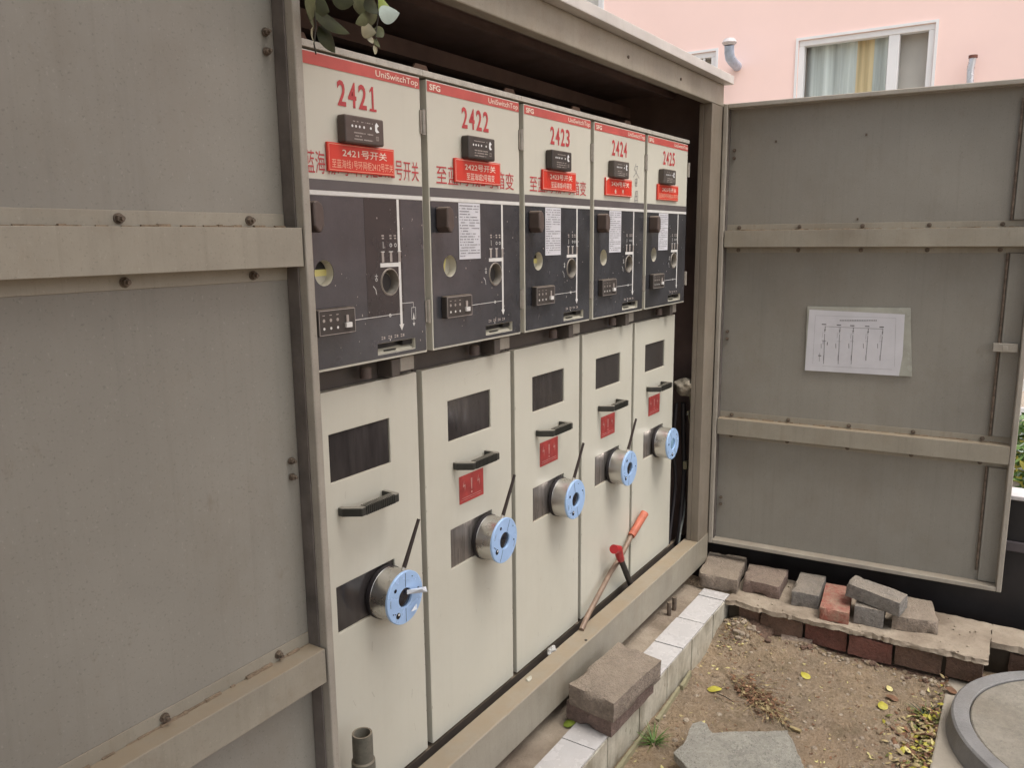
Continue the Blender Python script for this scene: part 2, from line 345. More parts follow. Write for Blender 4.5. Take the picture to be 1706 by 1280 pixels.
# brick footing with cement capping (right)
def rough_box(x0, x1, y0, y1, z0, z1, amp=.004, st=.03, seedv=0, jitter_front=0):
    """box made of a grid so that it can be roughened"""
    bm = bmesh.new(); bmesh.ops.create_cube(bm, size=1)
    bmesh.ops.scale(bm, vec=(x1-x0, y1-y0, z1-z0), verts=bm.verts)
    bmesh.ops.translate(bm, vec=((x0+x1)/2, (y0+y1)/2, (z0+z1)/2), verts=bm.verts)
    for ax, ln in ((0, x1-x0), (1, y1-y0), (2, z1-z0)):
        n = int(ln/st)
        for k in range(1, n+1):
            p = [0,0,0]; nrm = [0,0,0]; p[ax] = (x0,y0,z0)[ax]+ln*k/(n+1); nrm[ax] = 1
            bmesh.ops.bisect_plane(bm, geom=bm.verts[:]+bm.edges[:]+bm.faces[:], plane_co=p, plane_no=nrm)
    for v in bm.verts:
        q = v.co*28+Vector((seedv*7.3, seedv*3.1, 0))
        v.co += noise.noise_vector(q)*amp + noise.noise_vector(q*3)*amp*.4
        if jitter_front and abs(v.co.x-x0) < .012: v.co.x += (abs(noise.noise(Vector((v.co.y*9, 1, seedv))))+.5*abs(noise.noise(Vector((v.co.y*38, 5, seedv))))+.25*abs(noise.noise(Vector((v.co.y*110, 5, seedv)))))*jitter_front*(1 if v.co.z > (z0+z1)/2 else .6)
    return bm
def add_bm(mb, bm, m=0):
    bm.verts.index_update(); mb.add([v.co.copy() for v in bm.verts], [tuple(v.index for v in f.verts) for f in bm.faces], m); bm.free()
t = empty('brick_footing', (1.95, -.7, -1.25), 'low brick footing with cracked cement capping under the open right door', 'footing')
g = MB(); add_bm(g, rough_box(1.812, 2.12, -1.062, -.214, -1.116, -1.100, .0045, .009, 1, .040)); g.build('cement_cap', M['conc2'], t, smooth=True)
g = MB(); add_bm(g, rough_box(1.97, 2.12, -2.3, -1.063, -1.120, -1.101, .003, .02, 2, .04)); g.build('cement_cap', M['conc2'], t, smooth=True)
g = MB(); g.box(1.850, 2.118, -1.05, -.22, -1.3, -1.117); g.box(2.0, 2.118, -2.2, -1.0505, -1.3, -1.119); g.build('mortar_core', M['mortar'], t)
yy = -.262
for k in range(6):
    ln = [.085, .155, .148, .145, .150, .148][k]
    if yy-ln < -1.075: ln = yy+1.06
    g = MB(); add_bm(g, rough_box(1.824+random.uniform(0,.01), 1.93, yy-ln+.010, yy, -1.192, -1.119+random.uniform(-.006,0), .0035, .02, 10+k))
    g.v = [v+Vector((random.Random(k).uniform(-.006,.006)+(v.y+.6)*random.Random(k+9).uniform(-.015,.015), 0, random.Random(k+5).uniform(-.003,.002))) for v in g.v]
    g.build('brick', [M['brickw'], M['brickr']][k in (2,3)], t, smooth=True); yy -= ln
yy = -.30
for k in range(5):
    g = MB(); add_bm(g, rough_box(1.818+random.uniform(0,.012), 1.93, yy-.145, yy, -1.27, -1.205, .004, .03, 30+k)); g.build('brick', M['brickw'], t, smooth=True); yy -= .155
for k in range(3):
    g = MB(); y0 = -1.12-.17*k; add_bm(g, rough_box(1.990, 2.06, y0-.15, y0, -1.20, -1.135, .004, .03, 50+k)); g.build('brick', M['brickw'], t, smooth=True)

g = MB()
for i in range(170):
    y_ = random.uniform(-1.04,-.22); x_ = 1.815-abs(random.gauss(0,.022)); r_ = random.uniform(.002,.008) if random.random() < .85 else random.uniform(.008,.014)
    if i < 50: x_ = 1.80-abs(random.gauss(0,.05)); y_ = -.235-abs(random.gauss(0,.08))
    bm = bmesh.new(); bmesh.ops.create_icosphere(bm, subdivisions=1, radius=r_)
    for v in bm.verts: v.co *= 1+random.uniform(-.3,.3); v.co.z *= .7
    g.X = Matrix.Translation((x_, y_, soil_h(x_, y_)+r_*.3)); add_bm(g, bm, random.choice([0,0,1,2])); g.X = Matrix.Identity(4)
for i in range(60):
    y_ = random.uniform(-1.04,-.25); x_ = random.uniform(1.83,2.1); r_ = random.uniform(.0015,.005)
    bm = bmesh.new(); bmesh.ops.create_icosphere(bm, subdivisions=1, radius=r_)
    for v in bm.verts: v.co *= 1+random.uniform(-.3,.3)
    g.X = Matrix.Translation((x_, y_, -1.0985)); add_bm(g, bm, 0); g.X = Matrix.Identity(4)
tag(g.build('rubble', [M['conc2'], M['brickw'], M['soil']]), 'crumbled mortar and brick chips along the brick footing', 'rubble', kind='stuff')

# ------------------------------------------------------------------ loose bricks
def quadbrick(name, top4, z0, z1, mt, label, group, seed, ztops=None, amp=.0025, side=None, cat='brick'):
    """top4: four plan corners (near-left, near-right, far-right, far-left)"""
    bm = bmesh.new(); P = [Vector((a, b, 0)) for a, b in top4]
    n = 12; k = 8; h = 4
    def pt(i, j): u = i/n; v = j/k; return (P[0]*(1-u)+P[1]*u)*(1-v)+(P[3]*(1-u)+P[2]*u)*v
    zt = ztops or [z1]*4; th = z1-z0
    def zz(i, j): u = i/n; v = j/k; return (zt[0]*(1-u)+zt[1]*u)*(1-v)+(zt[3]*(1-u)+zt[2]*u)*v
    V = {}
    for i in range(n+1):
        for j in range(k+1):
            for q in range(h+1):
                if i in (0, n) or j in (0, k) or q in (0, h):
                    p = pt(i, j); c = (P[0]+P[1]+P[2]+P[3])/4
                    edge = sum((i in (0, n), j in (0, k), q in (0, h)))
                    p = Vector((p.x, p.y, zz(i, j)-th*(1-q/h)))
                    cc = Vector((c.x, c.y, p.z*.0+(zt[0]+zt[2])/2-th/2))
                    if edge >= 2: p += (cc-p).normalized()*(.0012+.0022*max(0, noise.noise(p*60))) * (1.25 if edge == 3 else 1)
                    p += noise.noise_vector(p*18+Vector((seed, 0, 0)))*amp*.8+noise.noise_vector(p*120+Vector((seed, 0, 0)))*amp*.35
                    if edge >= 2 and noise.noise(p*22+Vector((seed*3, 0, 0))) > .35: p += (cc-p).normalized()*.008
                    V[i,j,q] = bm.verts.new(p)
    def F(a): 
        try: bm.faces.new([V[x] for x in a])
        except Exception: pass
    for i in range(n):
        for j in range(k): F([(i,j,0),(i,j+1,0),(i+1,j+1,0),(i+1,j,0)]); F([(i,j,h),(i+1,j,h),(i+1,j+1,h),(i,j+1,h)])
        for q in range(h): F([(i,0,q),(i+1,0,q),(i+1,0,q+1),(i,0,q+1)]); F([(i,k,q),(i,k,q+1),(i+1,k,q+1),(i+1,k,q)])
    for j in range(k):
        for q in range(h): F([(0,j,q),(0,j,q+1),(0,j+1,q+1),(0,j+1,q)]); F([(n,j,q),(n,j+1,q),(n,j+1,q+1),(n,j,q+1)])
    g = MB(); add_bm(g, bm); o = g.build(name, mt, smooth=True); o.data.set_sharp_from_angle(angle=R(60))
    return tag(o, label, cat, group)
G1 = 'loose bricks on the ledge under the right door'
quadbrick('brick', [(1.881,-.085),(1.888,-.235),(2.13,-.200),(2.11,-.050)], -1.10, -1.045, M['brick'], 'largest tan concrete brick, leftmost on the ledge, beside the sill corner', G1, 1, amp=.003)
quadbrick('brick', [(1.924,-.246),(1.921,-.385),(2.10,-.372),(2.086,-.222)], -1.10, -1.05, M['brickp'], 'brown-tan brick second from the left on the ledge', G1, 2)
quadbrick('brick', [(1.902,-.431),(1.913,-.526),(2.109,-.511),(2.099,-.416)], -1.10, -1.046, M['brickg'], 'dark grey brick lying end-on between the brown-tan brick and the red brick', G1, 3)
quadbrick('brick', [(1.84,-.544),(1.844,-.642),(2.075,-.612),(2.07,-.518)], -1.10, -1.055, M['brickrp'], 'worn red brick with a pale chipped top on the ledge', G1, 4)
quadbrick('brick', [(1.873,-.652),(1.878,-.747),(2.03,-.735),(2.02,-.645)], -1.10, -1.036, M['brickg'], 'small pale grey brick standing under the tilted paver', G1, 5)
quadbrick('brick', [(1.893,-.770),(1.929,-.911),(2.096,-.873),(2.089,-.765)], -1.10, -1.052, M['brick'], 'wide flat tan brick at the right end of the row, below the tilted paver', G1, 6)
quadbrick('brick', [(1.912,-.612),(1.868,-.795),(1.962,-.808),(2.00,-.628)], -1.035, -.985, M['brickg'], 'long grey paver lying tilted on top of the other bricks', G1, 7, ztops=[-.973,-.990,-.990,-.973])
quadbrick('brick_fragment', [(1.775,-.315),(1.765,-.385),(1.85,-.400),(1.85,-.30)], -1.215, -1.165, M['brickw'], 'half-buried broken brick leaning at the left end of the footing', None, 21, ztops=[-1.185,-1.192,-1.160,-1.155], amp=.005)
quadbrick('brick_fragment', [(1.765,-.435),(1.765,-.52),(1.83,-.530),(1.83,-.42)], -1.225, -1.185, M['brickp'], 'flat buried brick end in the soil before the footing', None, 22, ztops=[-1.205,-1.205,-1.180,-1.180], amp=.005)
G2 = 'stacked bricks on the tiled kerb'
quadbrick('brick', [(.846,-.075),(.83,-.225),(1.095,-.235),(1.105,-.095)], -1.0995, -1.047, M['brickp'], 'lower brown brick of the two stacked on the tiled kerb', G2, 8, amp=.0035)
quadbrick('brick', [(.835,-.089),(.814,-.237),(1.092,-.258),(1.124,-.106)], -1.046, -.985, M['brick'], 'upper tan brick of the two stacked on the tiled kerb', G2, 9, amp=.0035)

# granite pieces
def slab(name, pts, z0, z1, mt, label, cat, seed, group=None):
    n = len(pts); bm = bmesh.new()
    # densify outline
    out = []
    for i in range(n):
        a = Vector((*pts[i], 0)); b = Vector((*pts[(i+1)%n], 0)); k = max(2, int((b-a).length/.012))
        for q in range(k):
            p = a.lerp(b, q/k); p += noise.noise_vector(p*40+Vector((seed, 0, 0)))*.004; out.append(p)
    vs = [bm.verts.new((p.x, p.y, z1+.002*noise.noise(p*30))) for p in out]; f = bm.faces.new(vs)
    r = bmesh.ops.extrude_face_region(bm, geom=[f])
    for v in [e for e in r['geom'] if isinstance(e, bmesh.types.BMVert)]:
        v.co.z = z0; v.co += noise.noise_vector(v.co*50)*.003
    g = MB(); add_bm(g, bm); return tag(g.build(name, mt, bev=.002), label, cat, group)
def zpts(l, Z): return [tuple(onZ(1000+a/4.2, 1080+b/4.2, Z)[:2]) for a, b in l]
slab('stone_slab', zpts([(735,590),(1310,578),(1370,700),(1455,900),(1500,1010),(700,1010),(600,860),(690,700)], -1.175), -1.235, -1.175, M['slab'], 'flat broken granite slab lying on the soil at the bottom', 'slab', 3)
slab('stone_fragment', zpts([(640,545),(700,525),(745,545),(775,600),(880,700),(900,850),(760,960),(600,850),(508,742),(580,690)], -1.158), -1.173, -1.152, M['slab'], 'rounded granite fragment overlapping the left end of the broken slab', 'stone', 8)

# manhole
MC = (1.575, -1.385)
t = empty('manhole', (MC[0], MC[1], -1.21), 'round concrete manhole cover in a raised ring at the right edge', 'manhole')
g = MB(); g.box(.6, 1.86, -2.2, -.955, -1.27, -1.203); g.build('surround_slab', M['pad'], t, bev=.006)
T = Matrix.Translation((MC[0], MC[1], 0))
g = MB(); g.lathe([(.355,-1.19),(.355,-1.145),(.358,-1.141),(.396,-1.141),(.402,-1.146),(.412,-1.202)], T, n=96, caps=False); g.build('ring', M['manring'], t, smooth=True)
g = MB(); g.lathe([(.0001,-1.146),(.348,-1.146),(.352,-1.149),(.352,-1.19)], T, n=96, caps=False); g.build('cover', M['mancov'], t, smooth=True)
g = MB()
for rr in (.20, .155):
    g.lathe([(rr-.002,-1.1452),(rr,-1.1448),(rr+.002,-1.1452)], T, n=64, caps=False)
for a in range(0, 360, 72):
    c, s_ = math.cos(R(a+20)), math.sin(R(a+20)); c2, s2 = math.cos(R(a+92)), math.sin(R(a+92))
    g.tube([(MC[0]+.2*c, MC[1]+.2*s_, -1.1462), (MC[0]+.2*c2, MC[1]+.2*s2, -1.1462)], .0012, n=6)
g.build('cast_pattern', M['manring'], t)

# ------------------------------------------------------------------ enclosure
K = empty('steel_cabinet', (1.0, 0, -1.06), 'grey outdoor steel cabinet housing the switchgear, both doors folded open', 'cabinet')
YF = -.06
g = MB(); g.box(-.03, 2.055, YF, 0, -1.06, -.944); g.build('sill', M['frame'], K, bev=.003)
g = MB(); g.box(1.935, 2.045, YF, -.03, -.9435, .704); g.box(1.935, 1.940, -.0295, -.012, -.9435, .704); g.build('post', M['post'], K, bev=.002)
g = MB(); g.box(-.10, -.012, -.044, -.03, -.943, .704); g.build('post', M['frame'], K, bev=.002)
g = MB(); g.box(-.034, 2.055, YF, -.025, .7045, .7810); g.build('header', M['frame'], K, bev=.003)
g = MB(); g.box(2.0461, 2.16, -.0555, -.045, -.99, .72); g.box(2.046, 2.060, -.0445, 1.0, -1.06, .781); g.build('side_panel', M['frame'], K, bev=.002)
g = MB(); g.box(-.115, -.1005, -.044, 1.0, -1.06, .781); g.build('side_panel', M['frame'], K, bev=.002)
g = MB(); g.box(-.10, 2.0455, .985, 1.0, -1.06, .781); g.build('back_panel', M['inside'], K)
g = MB(); g.box(2.030, 2.044, -.028, .98, -1.06, .779); g.box(-.099, -.085, -.028, .98, -1.06, .779); g.box(-.085, 2.03, .96, .98, -1.06, .779); g.box(-.085, 2.03, -.022, .96, .766, .779)
g.build('lining', M['inside'], K)
g = MB(); g.box(-.085, 2.03, .036, .05, -1.111, -.962); g.build('base_channel', M['body'], K)
g = MB(); g.box(-.085, 2.03, .0, .035, -1.111, -1.058, 0); g.build('base_flange', M['inside'], K)
g = MB(); g.box(-.084, 2.029, .30, .335, .690, .730); g.build('roof_beam', M['inside'], K)
g = MB(); g.box(-.084, 2.029, .12, .14, .745, .7655); g.build('roof_beam', M['inside'], K)
# roof with drip edge
rf = MB()
x0, x1, y0, y1 = -.25, 2.066, -.092, 1.1
rf.add([(x0,y0,.7815),(x1,y0,.7815),(x1,y1,.7815),(x0,y1,.7815),(x0,y0,.811),(x1,y0,.811),(x1,y1,.811),(x0,y1,.811),(x0+.35,(y0+y1)/2,.90),(x1-.35,(y0+y1)/2,.90)],
       [(0,3,2,1),(0,1,5,4),(1,2,6,5),(2,3,7,6),(3,0,4,7),(4,5,9,8),(5,6,9),(6,7,8,9),(7,4,8)])
rf.build('roof', M['roof'], K, bev=.002)
g = MB()
for u, v in ((900+735/5.02, 475/5.02), (900+1175/5.02, 660/5.02)):
    p = onY(u, v, YF); g.lathe([(.0045, 0), (.0045, .003)], Matrix.Translation((p.x, YF, p.z)) @ Matrix.Rotation(R(90), 4, 'X'), n=10)
g.build('rivets', M['bolt'], K)

# doors: local x from the hinge outwards, local y = -(towards the viewer), local z up
def make_door(hinge, direction, inside, z0, z1, label, bolts_hi, bolts_lo, with_lock):
    D = MB; X = Matrix.Identity(4)
    dx = Vector(direction).normalized(); n = -Vector(inside).normalized()
    Md = Matrix(((dx.x, n.x, 0, hinge[0]), (dx.y, n.y, 0, hinge[1]), (0, 0, 1, 0), (0, 0, 0, 1)))
    def mb(): q = MB(); q.X = Md; return q
    Wd = 1.02; dp = .044; lw = .016
    g = mb(); g.box(lw, Wd-lw, dp, dp+.002, z0+lw, z1-lw); d = g.build('door', M['doorpaint'], K); tag(d, label)
    g = mb()
    g.box(0, lw, 0, dp+.002, z0, z1); g.box(Wd-lw, Wd, 0, dp+.002, z0, z1)
    g.box(lw, Wd-lw, .0008, dp+.002, z0, z0+lw); g.box(lw, Wd-lw, .0008, dp+.002, z1-lw, z1)
    g.build('door_frame', M['lip'], d, bev=.0025)
    g = mb(); g.box(lw+.0002, lw+.0035, .017, dp-.001, z0+lw+.002, z1-lw-.002); g.build('lip_shade_strip', M['lip_shade'], d, bev=.001)  # added dark strip, paints shade on the deeper half of the hinge lip
    for b0, b1 in ((.196, .257), (-.530, -.467)):
        g = mb(); e = Wd-lw if not with_lock or b0 < 0 else Wd-lw
        g.box(lw+.004, e-.001, .002, .004, b0, b1)
        g.box(lw+.004, e-.001, .004, dp-.0025, b1-.002, b1-.0001); g.box(lw+.004, e-.001, .004, dp-.0025, b0+.0001, b0+.002)
        g.box(lw+.004, e-.001, dp-.0025, dp-.0006, b1-.002, b1+.022); g.box(lw+.004, e-.001, dp-.0025, dp-.0006, b0-.022, b0+.002)
        g.build('crossbar', M['frame'], d, bev=.0008)
        g = mb(); x = lw+.006; rr = random.Random(int(b0*1000)+int(with_lock))
        while x < e-.02:
            l_ = rr.uniform(.004,.03); h_ = rr.uniform(.0008,.0045); g.box(x, min(x+l_, e-.004), dp-.0032-h_*1.2, dp-.0026, b1-.0002, b1+h_); x += l_*.9+ (rr.random() < .2)*.02
        g.build('dust_ridge', M['dustc'], d, bev=.0004)
    def bolt(x, z, s_=1):
        g = mb(); T = Md @ Matrix.Translation((x, dp-.0026, z)) @ Matrix.Rotation(R(90), 4, 'X'); g.X = Matrix.Identity(4)
        g.lathe([(.009*s_, 0), (.009*s_, .0015)], T, n=18)
        g.lathe([(.0068*s_, .0015), (.0072*s_, .003), (.0068*s_, .0075)], T @ Matrix.Rotation(random.random(), 4, 'Z'), n=6)
        g.lathe([(.0036*s_, .007), (.0034*s_, .0125)], T, n=10)
        g.build('bolt', M['bolt'], d)
    for x in bolts_hi: bolt(x, .268, .82); bolt(x, .184, .82)
    for x in bolts_lo: bolt(x, -.456, .82); bolt(x, -.541, .82)
    for z in (.552, .524, -.128, -.156, -.80, -.828): bolt(.036, z, .72)
    return d, mb
lw_ = lambda u, v: -.036-onY(u, v, -.056).x
make_door((-.036, -.095, 0), (-1, 0, 0), (0, -1, 0), -.985, .715, 'open left door, inner side with two crossbars',
          [lw_(417, 371), lw_(199, 366), .56, .76, .95], [lw_(465, 1093), lw_(275, 1195), .56, .76, .95], False)
H = Vector((2.055, -.0600, 0)); DD = Vector((.072, -.997, 0)).normalized(); NN = Vector((-.997, -.072, 0)).normalized()
def onD(u, v, off=.043):
    P0 = H - NN*off; d = ray(u, v); t_ = (P0-CP).dot(NN)/d.dot(NN); q = CP+d*t_; return (q-P0).dot(DD), q.z
dR, mbR = make_door(H, DD, NN, -.985, .715, 'open right door, inner side with two crossbars and a lock rod',
          [onD(x, 378)[0] for x in (1232, 1332, 1437, 1548, 1670)], [onD(x, y)[0] for x, y in ((1219,699),(1313,707),(1414,715),(1521,724),(1636,735))], True)
g = mbR(); g.box(.948, 1.003, .034, .0432, -.966, -.553); g.box(.948, 1.003, .034, .0432, -.444, .173); g.box(.948, 1.003, .034, .0432, .281, .697); g.build('stiffener', M['doorpaint'], dR, bev=.002)
g = mbR(); g.X = Matrix.Identity(4)
MdR = Matrix(((DD.x, -NN.x, 0, H.x), (DD.y, -NN.y, 0, H.y), (0,0,1,0), (0,0,0,1)))
for a, b in ((-.93, -.552), (-.444, .174), (.28, .66)): g.tube([MdR @ Vector((.942, .036, a)), MdR @ Vector((.942, .036, b))], .0045, n=8)
g.build('lock_rod', M['bolt'], dR)
g = mbR(); g.box(.925, .995, .010, .0250, -.150, -.122); g.box(.952, .966, -.002, .0035, -.143, -.129); g.build('latch_bracket', M['lip'], dR, bev=.001)
# hinges of the right door
for z in (.53, -.14, -.82):
    g = MB(); g.lathe([(.007, -.04), (.007, .04)], Matrix.Translation((2.064, -.066, z)), n=12); g.build('hinge', M['frame'], K, smooth=True)
for u, v in ((1160+415/3.1245, 737/3.1245), (1160+885/3.1245, 702/3.1245), (1160+840/3.1245, 1142/3.1245)):
    x, z = onD(u, v); g = mbR(); g.box(x-.003, x+.003, .041, .0438, z-.003, z+.005); g.build('screw', M['bolt'], dR)

# paper diagram in a plastic sleeve, hanging on the right door
t = empty('wiring_diagram', MdR @ Vector((.5, .034, -.14)), 'white single-line wiring diagram in a clear plastic sleeve taped on the open right door', 'notice')
WM[t.name] = Matrix.Translation(t.location)
def dloc(u, v): return onD(1320+u/7.755, 490+v/7.755, .038)
g = mbR(); c4 = [dloc(160,990), dloc(1545,1068), dloc(1528,182), dloc(195,160)]
g.plate(c4, [], .0365, .0415); g.build('sleeve', M['sleeve'], t, bev=.0008)
g = mbR(); c5 = [dloc(162,985), dloc(1378,1058), dloc(1425,800), dloc(1455,262), dloc(222,200)]; g.poly(c5, .0358); 
def L(a, b, wd=.0009, m=1): g.line(dloc(*a), dloc(*b), wd, .0351, m)
L((420,418),(1175,452)); 
for i, x in enumerate((428,620,792,985,1172)):
    yb = 418+(x-420)*.045; xb = x-22-i*4; L((x,yb),(x-8,yb+75),.0013); L((x-8,yb+95),(xb,[900,905,905,840,850][i]),.0011)
    L((x-45,yb-28),(x+12,yb-26),.0026); L((x-14,yb+45),(x+4,yb+45),.0022)
    L((xb-32,640),(xb-30,700),.0018,2); L((xb+2,790),(xb,860),.0024,2)
    L((x-30,yb+70),(x-40,yb+140),.0006,2); L((xb-12,610),(xb+34,612),.0008,2)
L((380,600),(440,603)); L((455,620),(452,660),.002); L((400,600),(398,650)); L((390,930),(1290,975),.0006,2)
for k in range(22): 
    a = 615+k*22; L((a,340),(a+15,341+.5*k*.02),.0036,2)
L((310,275),(1340,310),.0005,2); L((1340,310),(1320,940),.0005,2); L((300,275),(265,900),.0005,2); L((335,795),(375,797),.004,2); L((355,760),(350,870),.0012,2)
g.build('paper', [M['paper'], M['ink'], M['greyink']], t)

# ------------------------------------------------------------------ switchgear cubicles
def text_dashes(g, x0, x1, z0, z1, y, m, rows, cw=.004, fill=.8, h=.45):
    dz = (z1-z0)/rows
    for r_ in range(rows):
        zc = z1-dz*(r_+.5); x = x0; end = x1 if random.random() < .75 else x0+(x1-x0)*random.uniform(.3, .9)
        while x < end:
            wd = random.uniform(.5, 1.6)*cw
            if random.random() < fill: g.rect(x, min(x+wd*.8, end), zc-dz*h/2*random.uniform(.7,1), zc+dz*h/2*random.uniform(.7,1), y, m)
            x += wd
BIG = ['至蓝海城1号环网柜2412号开关', '至蓝海城2号箱变', '至蓝海城4号箱变', '', '']
SUB = ['至蓝海线1号环网柜2412号开关', '至蓝海城2号箱变', '至蓝海城4号箱变', '备   用', '至蓝海城3号环网柜2431号开关']
LAB = ['cubicle 2421, the nearest in the row, with no notice on its dark panel', 'cubicle 2422, between 2421 and 2423, its round window turned half pale',
       'cubicle 2423, the middle one of the row', 'cubicle 2424, with black handwriting beside its grey indicator', 'cubicle 2425, the far end of the row, with no aerial on its lock']
for k in range(5):
    o0 = k*.375
    U = empty('switchgear_cubicle', (o0+.1875, .3, -.965), 'switchgear '+LAB[k], 'switchgear', 'five switchgear cubicles standing in a row')
    def mb(): q = MB(); q.X = Matrix.Translation((o0, 0, 0)); return q
    # body
    g = mb(); g.box(.002, .373, .052, .62, -.958, -.004); g.box(.002, .373, .0225, .62, .0, .560)
    g.build('body', M['body'], U, bev=.002)
    g = mb(); g.box(-.001, .3735, -.002, .40, .562, .574); g.build('top_plate', M['edge'], U, bev=.001)
    # lifting lug on the top
    if k < 5:
        g = mb(); g.plate([(.125,.5745),(.235,.5745),(.222,.600),(.202,.632),(.163,.632),(.142,.606)], [circpts(.182,.612,.009,12)], .15, .156)
        g.build('lifting_lug', M['lug'], U)
    # bits in the gap between upper and lower doors
    g = mb(); g.box(.262, .287, .010, .0515, -.042, -.006); g.build('latch_fitting', M['body'], U, bev=.002)
    g = mb(); g.box(.300, .345, .02, .0515, -.036, -.006); g.build('latch_block', M['lip'], U, bev=.002)
    g = mb(); g.lathe([(.012,0),(.012,.02),(.008,.024)], Matrix.Translation((.205,.03,-.036)), n=14); g.build('latch_pin', M['brplastic'], U, smooth=True)
    # ---------- upper door
    h1 = circpts(.0765, .1785, .0235); h2 = circpts(.252, .154, .0255); h3 = rectpts(.2105, .3255, .0125, .0335)
    g = mb(); g.plate(rectpts(.0105, .3645, -.0005, .558), [h1, h2, h3], 0, .020, 0)
    ud = g.build('upper_door', M['uwhite'], U, bev=.0012)
    g = mb()
    Y = -.0008
    g.rect(.0125, .3625, .535, .5555, Y, 0)
    if k: g.text('SFG', .0195, .056, .5385, .5505, Y-.0006, 1, .03)
    g.text('UniSwitchTop', .233, .3575, .5365, .5515, Y-.0006, 1, .008)
    g.build('red_band', [M['red'], M['ptext']], ud)
    g = mb(); nx0 = (.1305, .1305, .139, .1245, .1385)[k]
    for i, ch in enumerate('242%d' % (k+1)):
        xa = nx0+i*.0272
        if ch == '1': g.rect(xa+.0085, xa+.0135, .475, .5195, Y, 0); g.poly([(xa+.003,.512),(xa+.003,.508),(xa+.0085,.513),(xa+.0085,.5195)], Y, 0); g.rect(xa+.0015, xa+.0205, .475, .4795, Y-.0002, 0)
        else: g.text(ch, xa, xa+.0215, .475, .5195, Y, 0, .02)
    g.build('number', M['num'], ud)
    if BIG[k]:
        g = mb()
        if k == 0: g.text(BIG[0], .020, .353, .3525, .392, Y, 0, 0)
        else: g.text(BIG[k], .036, .338, .3515, .391, Y, 0, 0)
        g.build('lettering', M['num'], ud)
    if k == 3:
        g = mb()
        for a, b in (*[((a-0,b),(c,d)) for (a,b),(c,d) in []],((.288,.463),(.274,.441)),((.285,.453),(.302,.456)),((.302,.456),(.291,.436)),((.291,.436),(.270,.421)),((.280,.445),(.296,.432)),((.296,.432),(.314,.420)),((.292,.415),(.291,.394)),((.284,.415),(.300,.418)),((.283,.414),(.285,.395)),((.300,.417),(.297,.393)),((.284,.404),(.299,.405)),((.286,.395),(.296,.394)),
                     ((.288,.378),(.278,.335)),((.288,.378),(.303,.380)),((.303,.380),(.306,.335)),((.294,.376),(.292,.338)),((.284,.362),(.303,.364)),((.283,.350),(.304,.351))): g.line((a[0]+.008, a[1]), (b[0]+.008, b[1]), .0019, Y, 0)
        g.build('handwriting', M['greyink'], ud)
    g = mb(); g.rect(.0125, .3625, .3245, .3435, Y, 0); g.build('grey_band', M['gband'], ud)
    g = mb()
    g.plate(rectpts(.0135, .3615, .0045, .3155), [h1, h2, rectpts(.2095, .3265, .0115, .0345)], -.0012, -.0002, 0)
    Z = -.0018; Wt = 1
    if k == 0: g.plate(rectpts(.186, .292, .085, .3155), [h2], -.0015, -.0013, 3)
    g.rect(.2795, .2865, .060, .3155, Z, Wt); g.poly([(.283,.054),(.2905,.067),(.2755,.067)], Z-.0003, Wt)
    g.rect(.2255, .2795, .1835, .1915, Z, Wt)
    for x in (.2335, .2575, .283): g.rect(x-.0035, x+.0035, .193, .213, Z-.0004, 2); g.line((x-.006,.2135),(x+.006,.2135),.0015,Z-.0006,Wt)
    for i, x in enumerate((.236, .2585, .272)):
        g.ringflat(x, .226, .0025, .0037, Z, Wt, 12) if i != 0 else g.line((x,.220),(x,.233),.0012,Z,Wt)
        g.rect(x-.004, x+.003, .243, .246, Z, 2)
        g.rect(x-.003, x+.003, .238, .241, Z, 2)
    g.line((.137,.087), (.2795,.0885), .0012, Z, Wt); g.ringflat(.249, .0878, .0018, .0035, Z-.0002, Wt, 12)
    g.ringflat(.213, .160, .002, .0032, Z, Wt, 12); g.line((.213,.163),(.213,.171),.0012,Z,Wt); g.line((.209,.167),(.217,.167),.001,Z,Wt)
    g.line((.203,.148),(.210,.141),.0013,Z,Wt); g.line((.210,.141),(.212,.131),.0013,Z,Wt)
    g.ringflat(.252, .154, .0262, .0276, Z, 2, 36)
    for i, x in enumerate((.227,.247,.266,.285)):
        g.rect(x-.006, x-.001, .0455, .0475, Z, 2); g.rect(x-.006, x-.001, .0415, .0435, Z, 2); g.rect(x+.001, x+.005, .0418, .0472, Z, 2)
    g.poly([(.247,.036),(.249,.040),(.245,.040)], Z, Wt)
    if k == 0:
        g.line((.2865,.109),(.322,.1085),.0010,Z,Wt); g.line((.322,.1085),(.322,.098),.0010,Z,Wt)
        for a, b in (((.3155,.098),(.3285,.098)),((.3285,.098),(.3285,.074)),((.3285,.074),(.3155,.074)),((.3155,.074),(.3155,.098))): g.line(a, b, .0009, Z, Wt)
        g.poly([(.319,.074),(.325,.074),(.322,.088)], Z, Wt); g.line((.322,.074),(.322,.064),.001,Z,Wt); g.poly([(.318,.066),(.326,.066),(.322,.059)], Z, Wt)
    # dried splashes
    for _ in range(26):
        x = random.uniform(.09,.36); z = random.uniform(.02,.30); r_ = random.uniform(.0004,.0012); g.rect(x-r_, x+r_, z-r_*random.uniform(1,3), z+r_, -.0016, 2)
    g.build('mimic_panel', [M['film'], M['wline'], M['markgrey'], M['film2']], ud)
    g = mb(); g.rect(.0135, .3615, .3165, .324, Y-.0004, 0); g.build('white_line', M['wline'], ud)
    # position indicator behind the round hole
    g = mb(); g.box(.045, .108, .0185, .0195, .147, .210, 0)
    ang = [0, 78, 0, 62, 0][k]; ca, sa = math.cos(R(ang)), math.sin(R(ang)); cx, cz = .0765, .1785
    def rp(pts): return [(cx+a*ca-b*sa, cz+a*sa+b*ca) for a, b in pts]
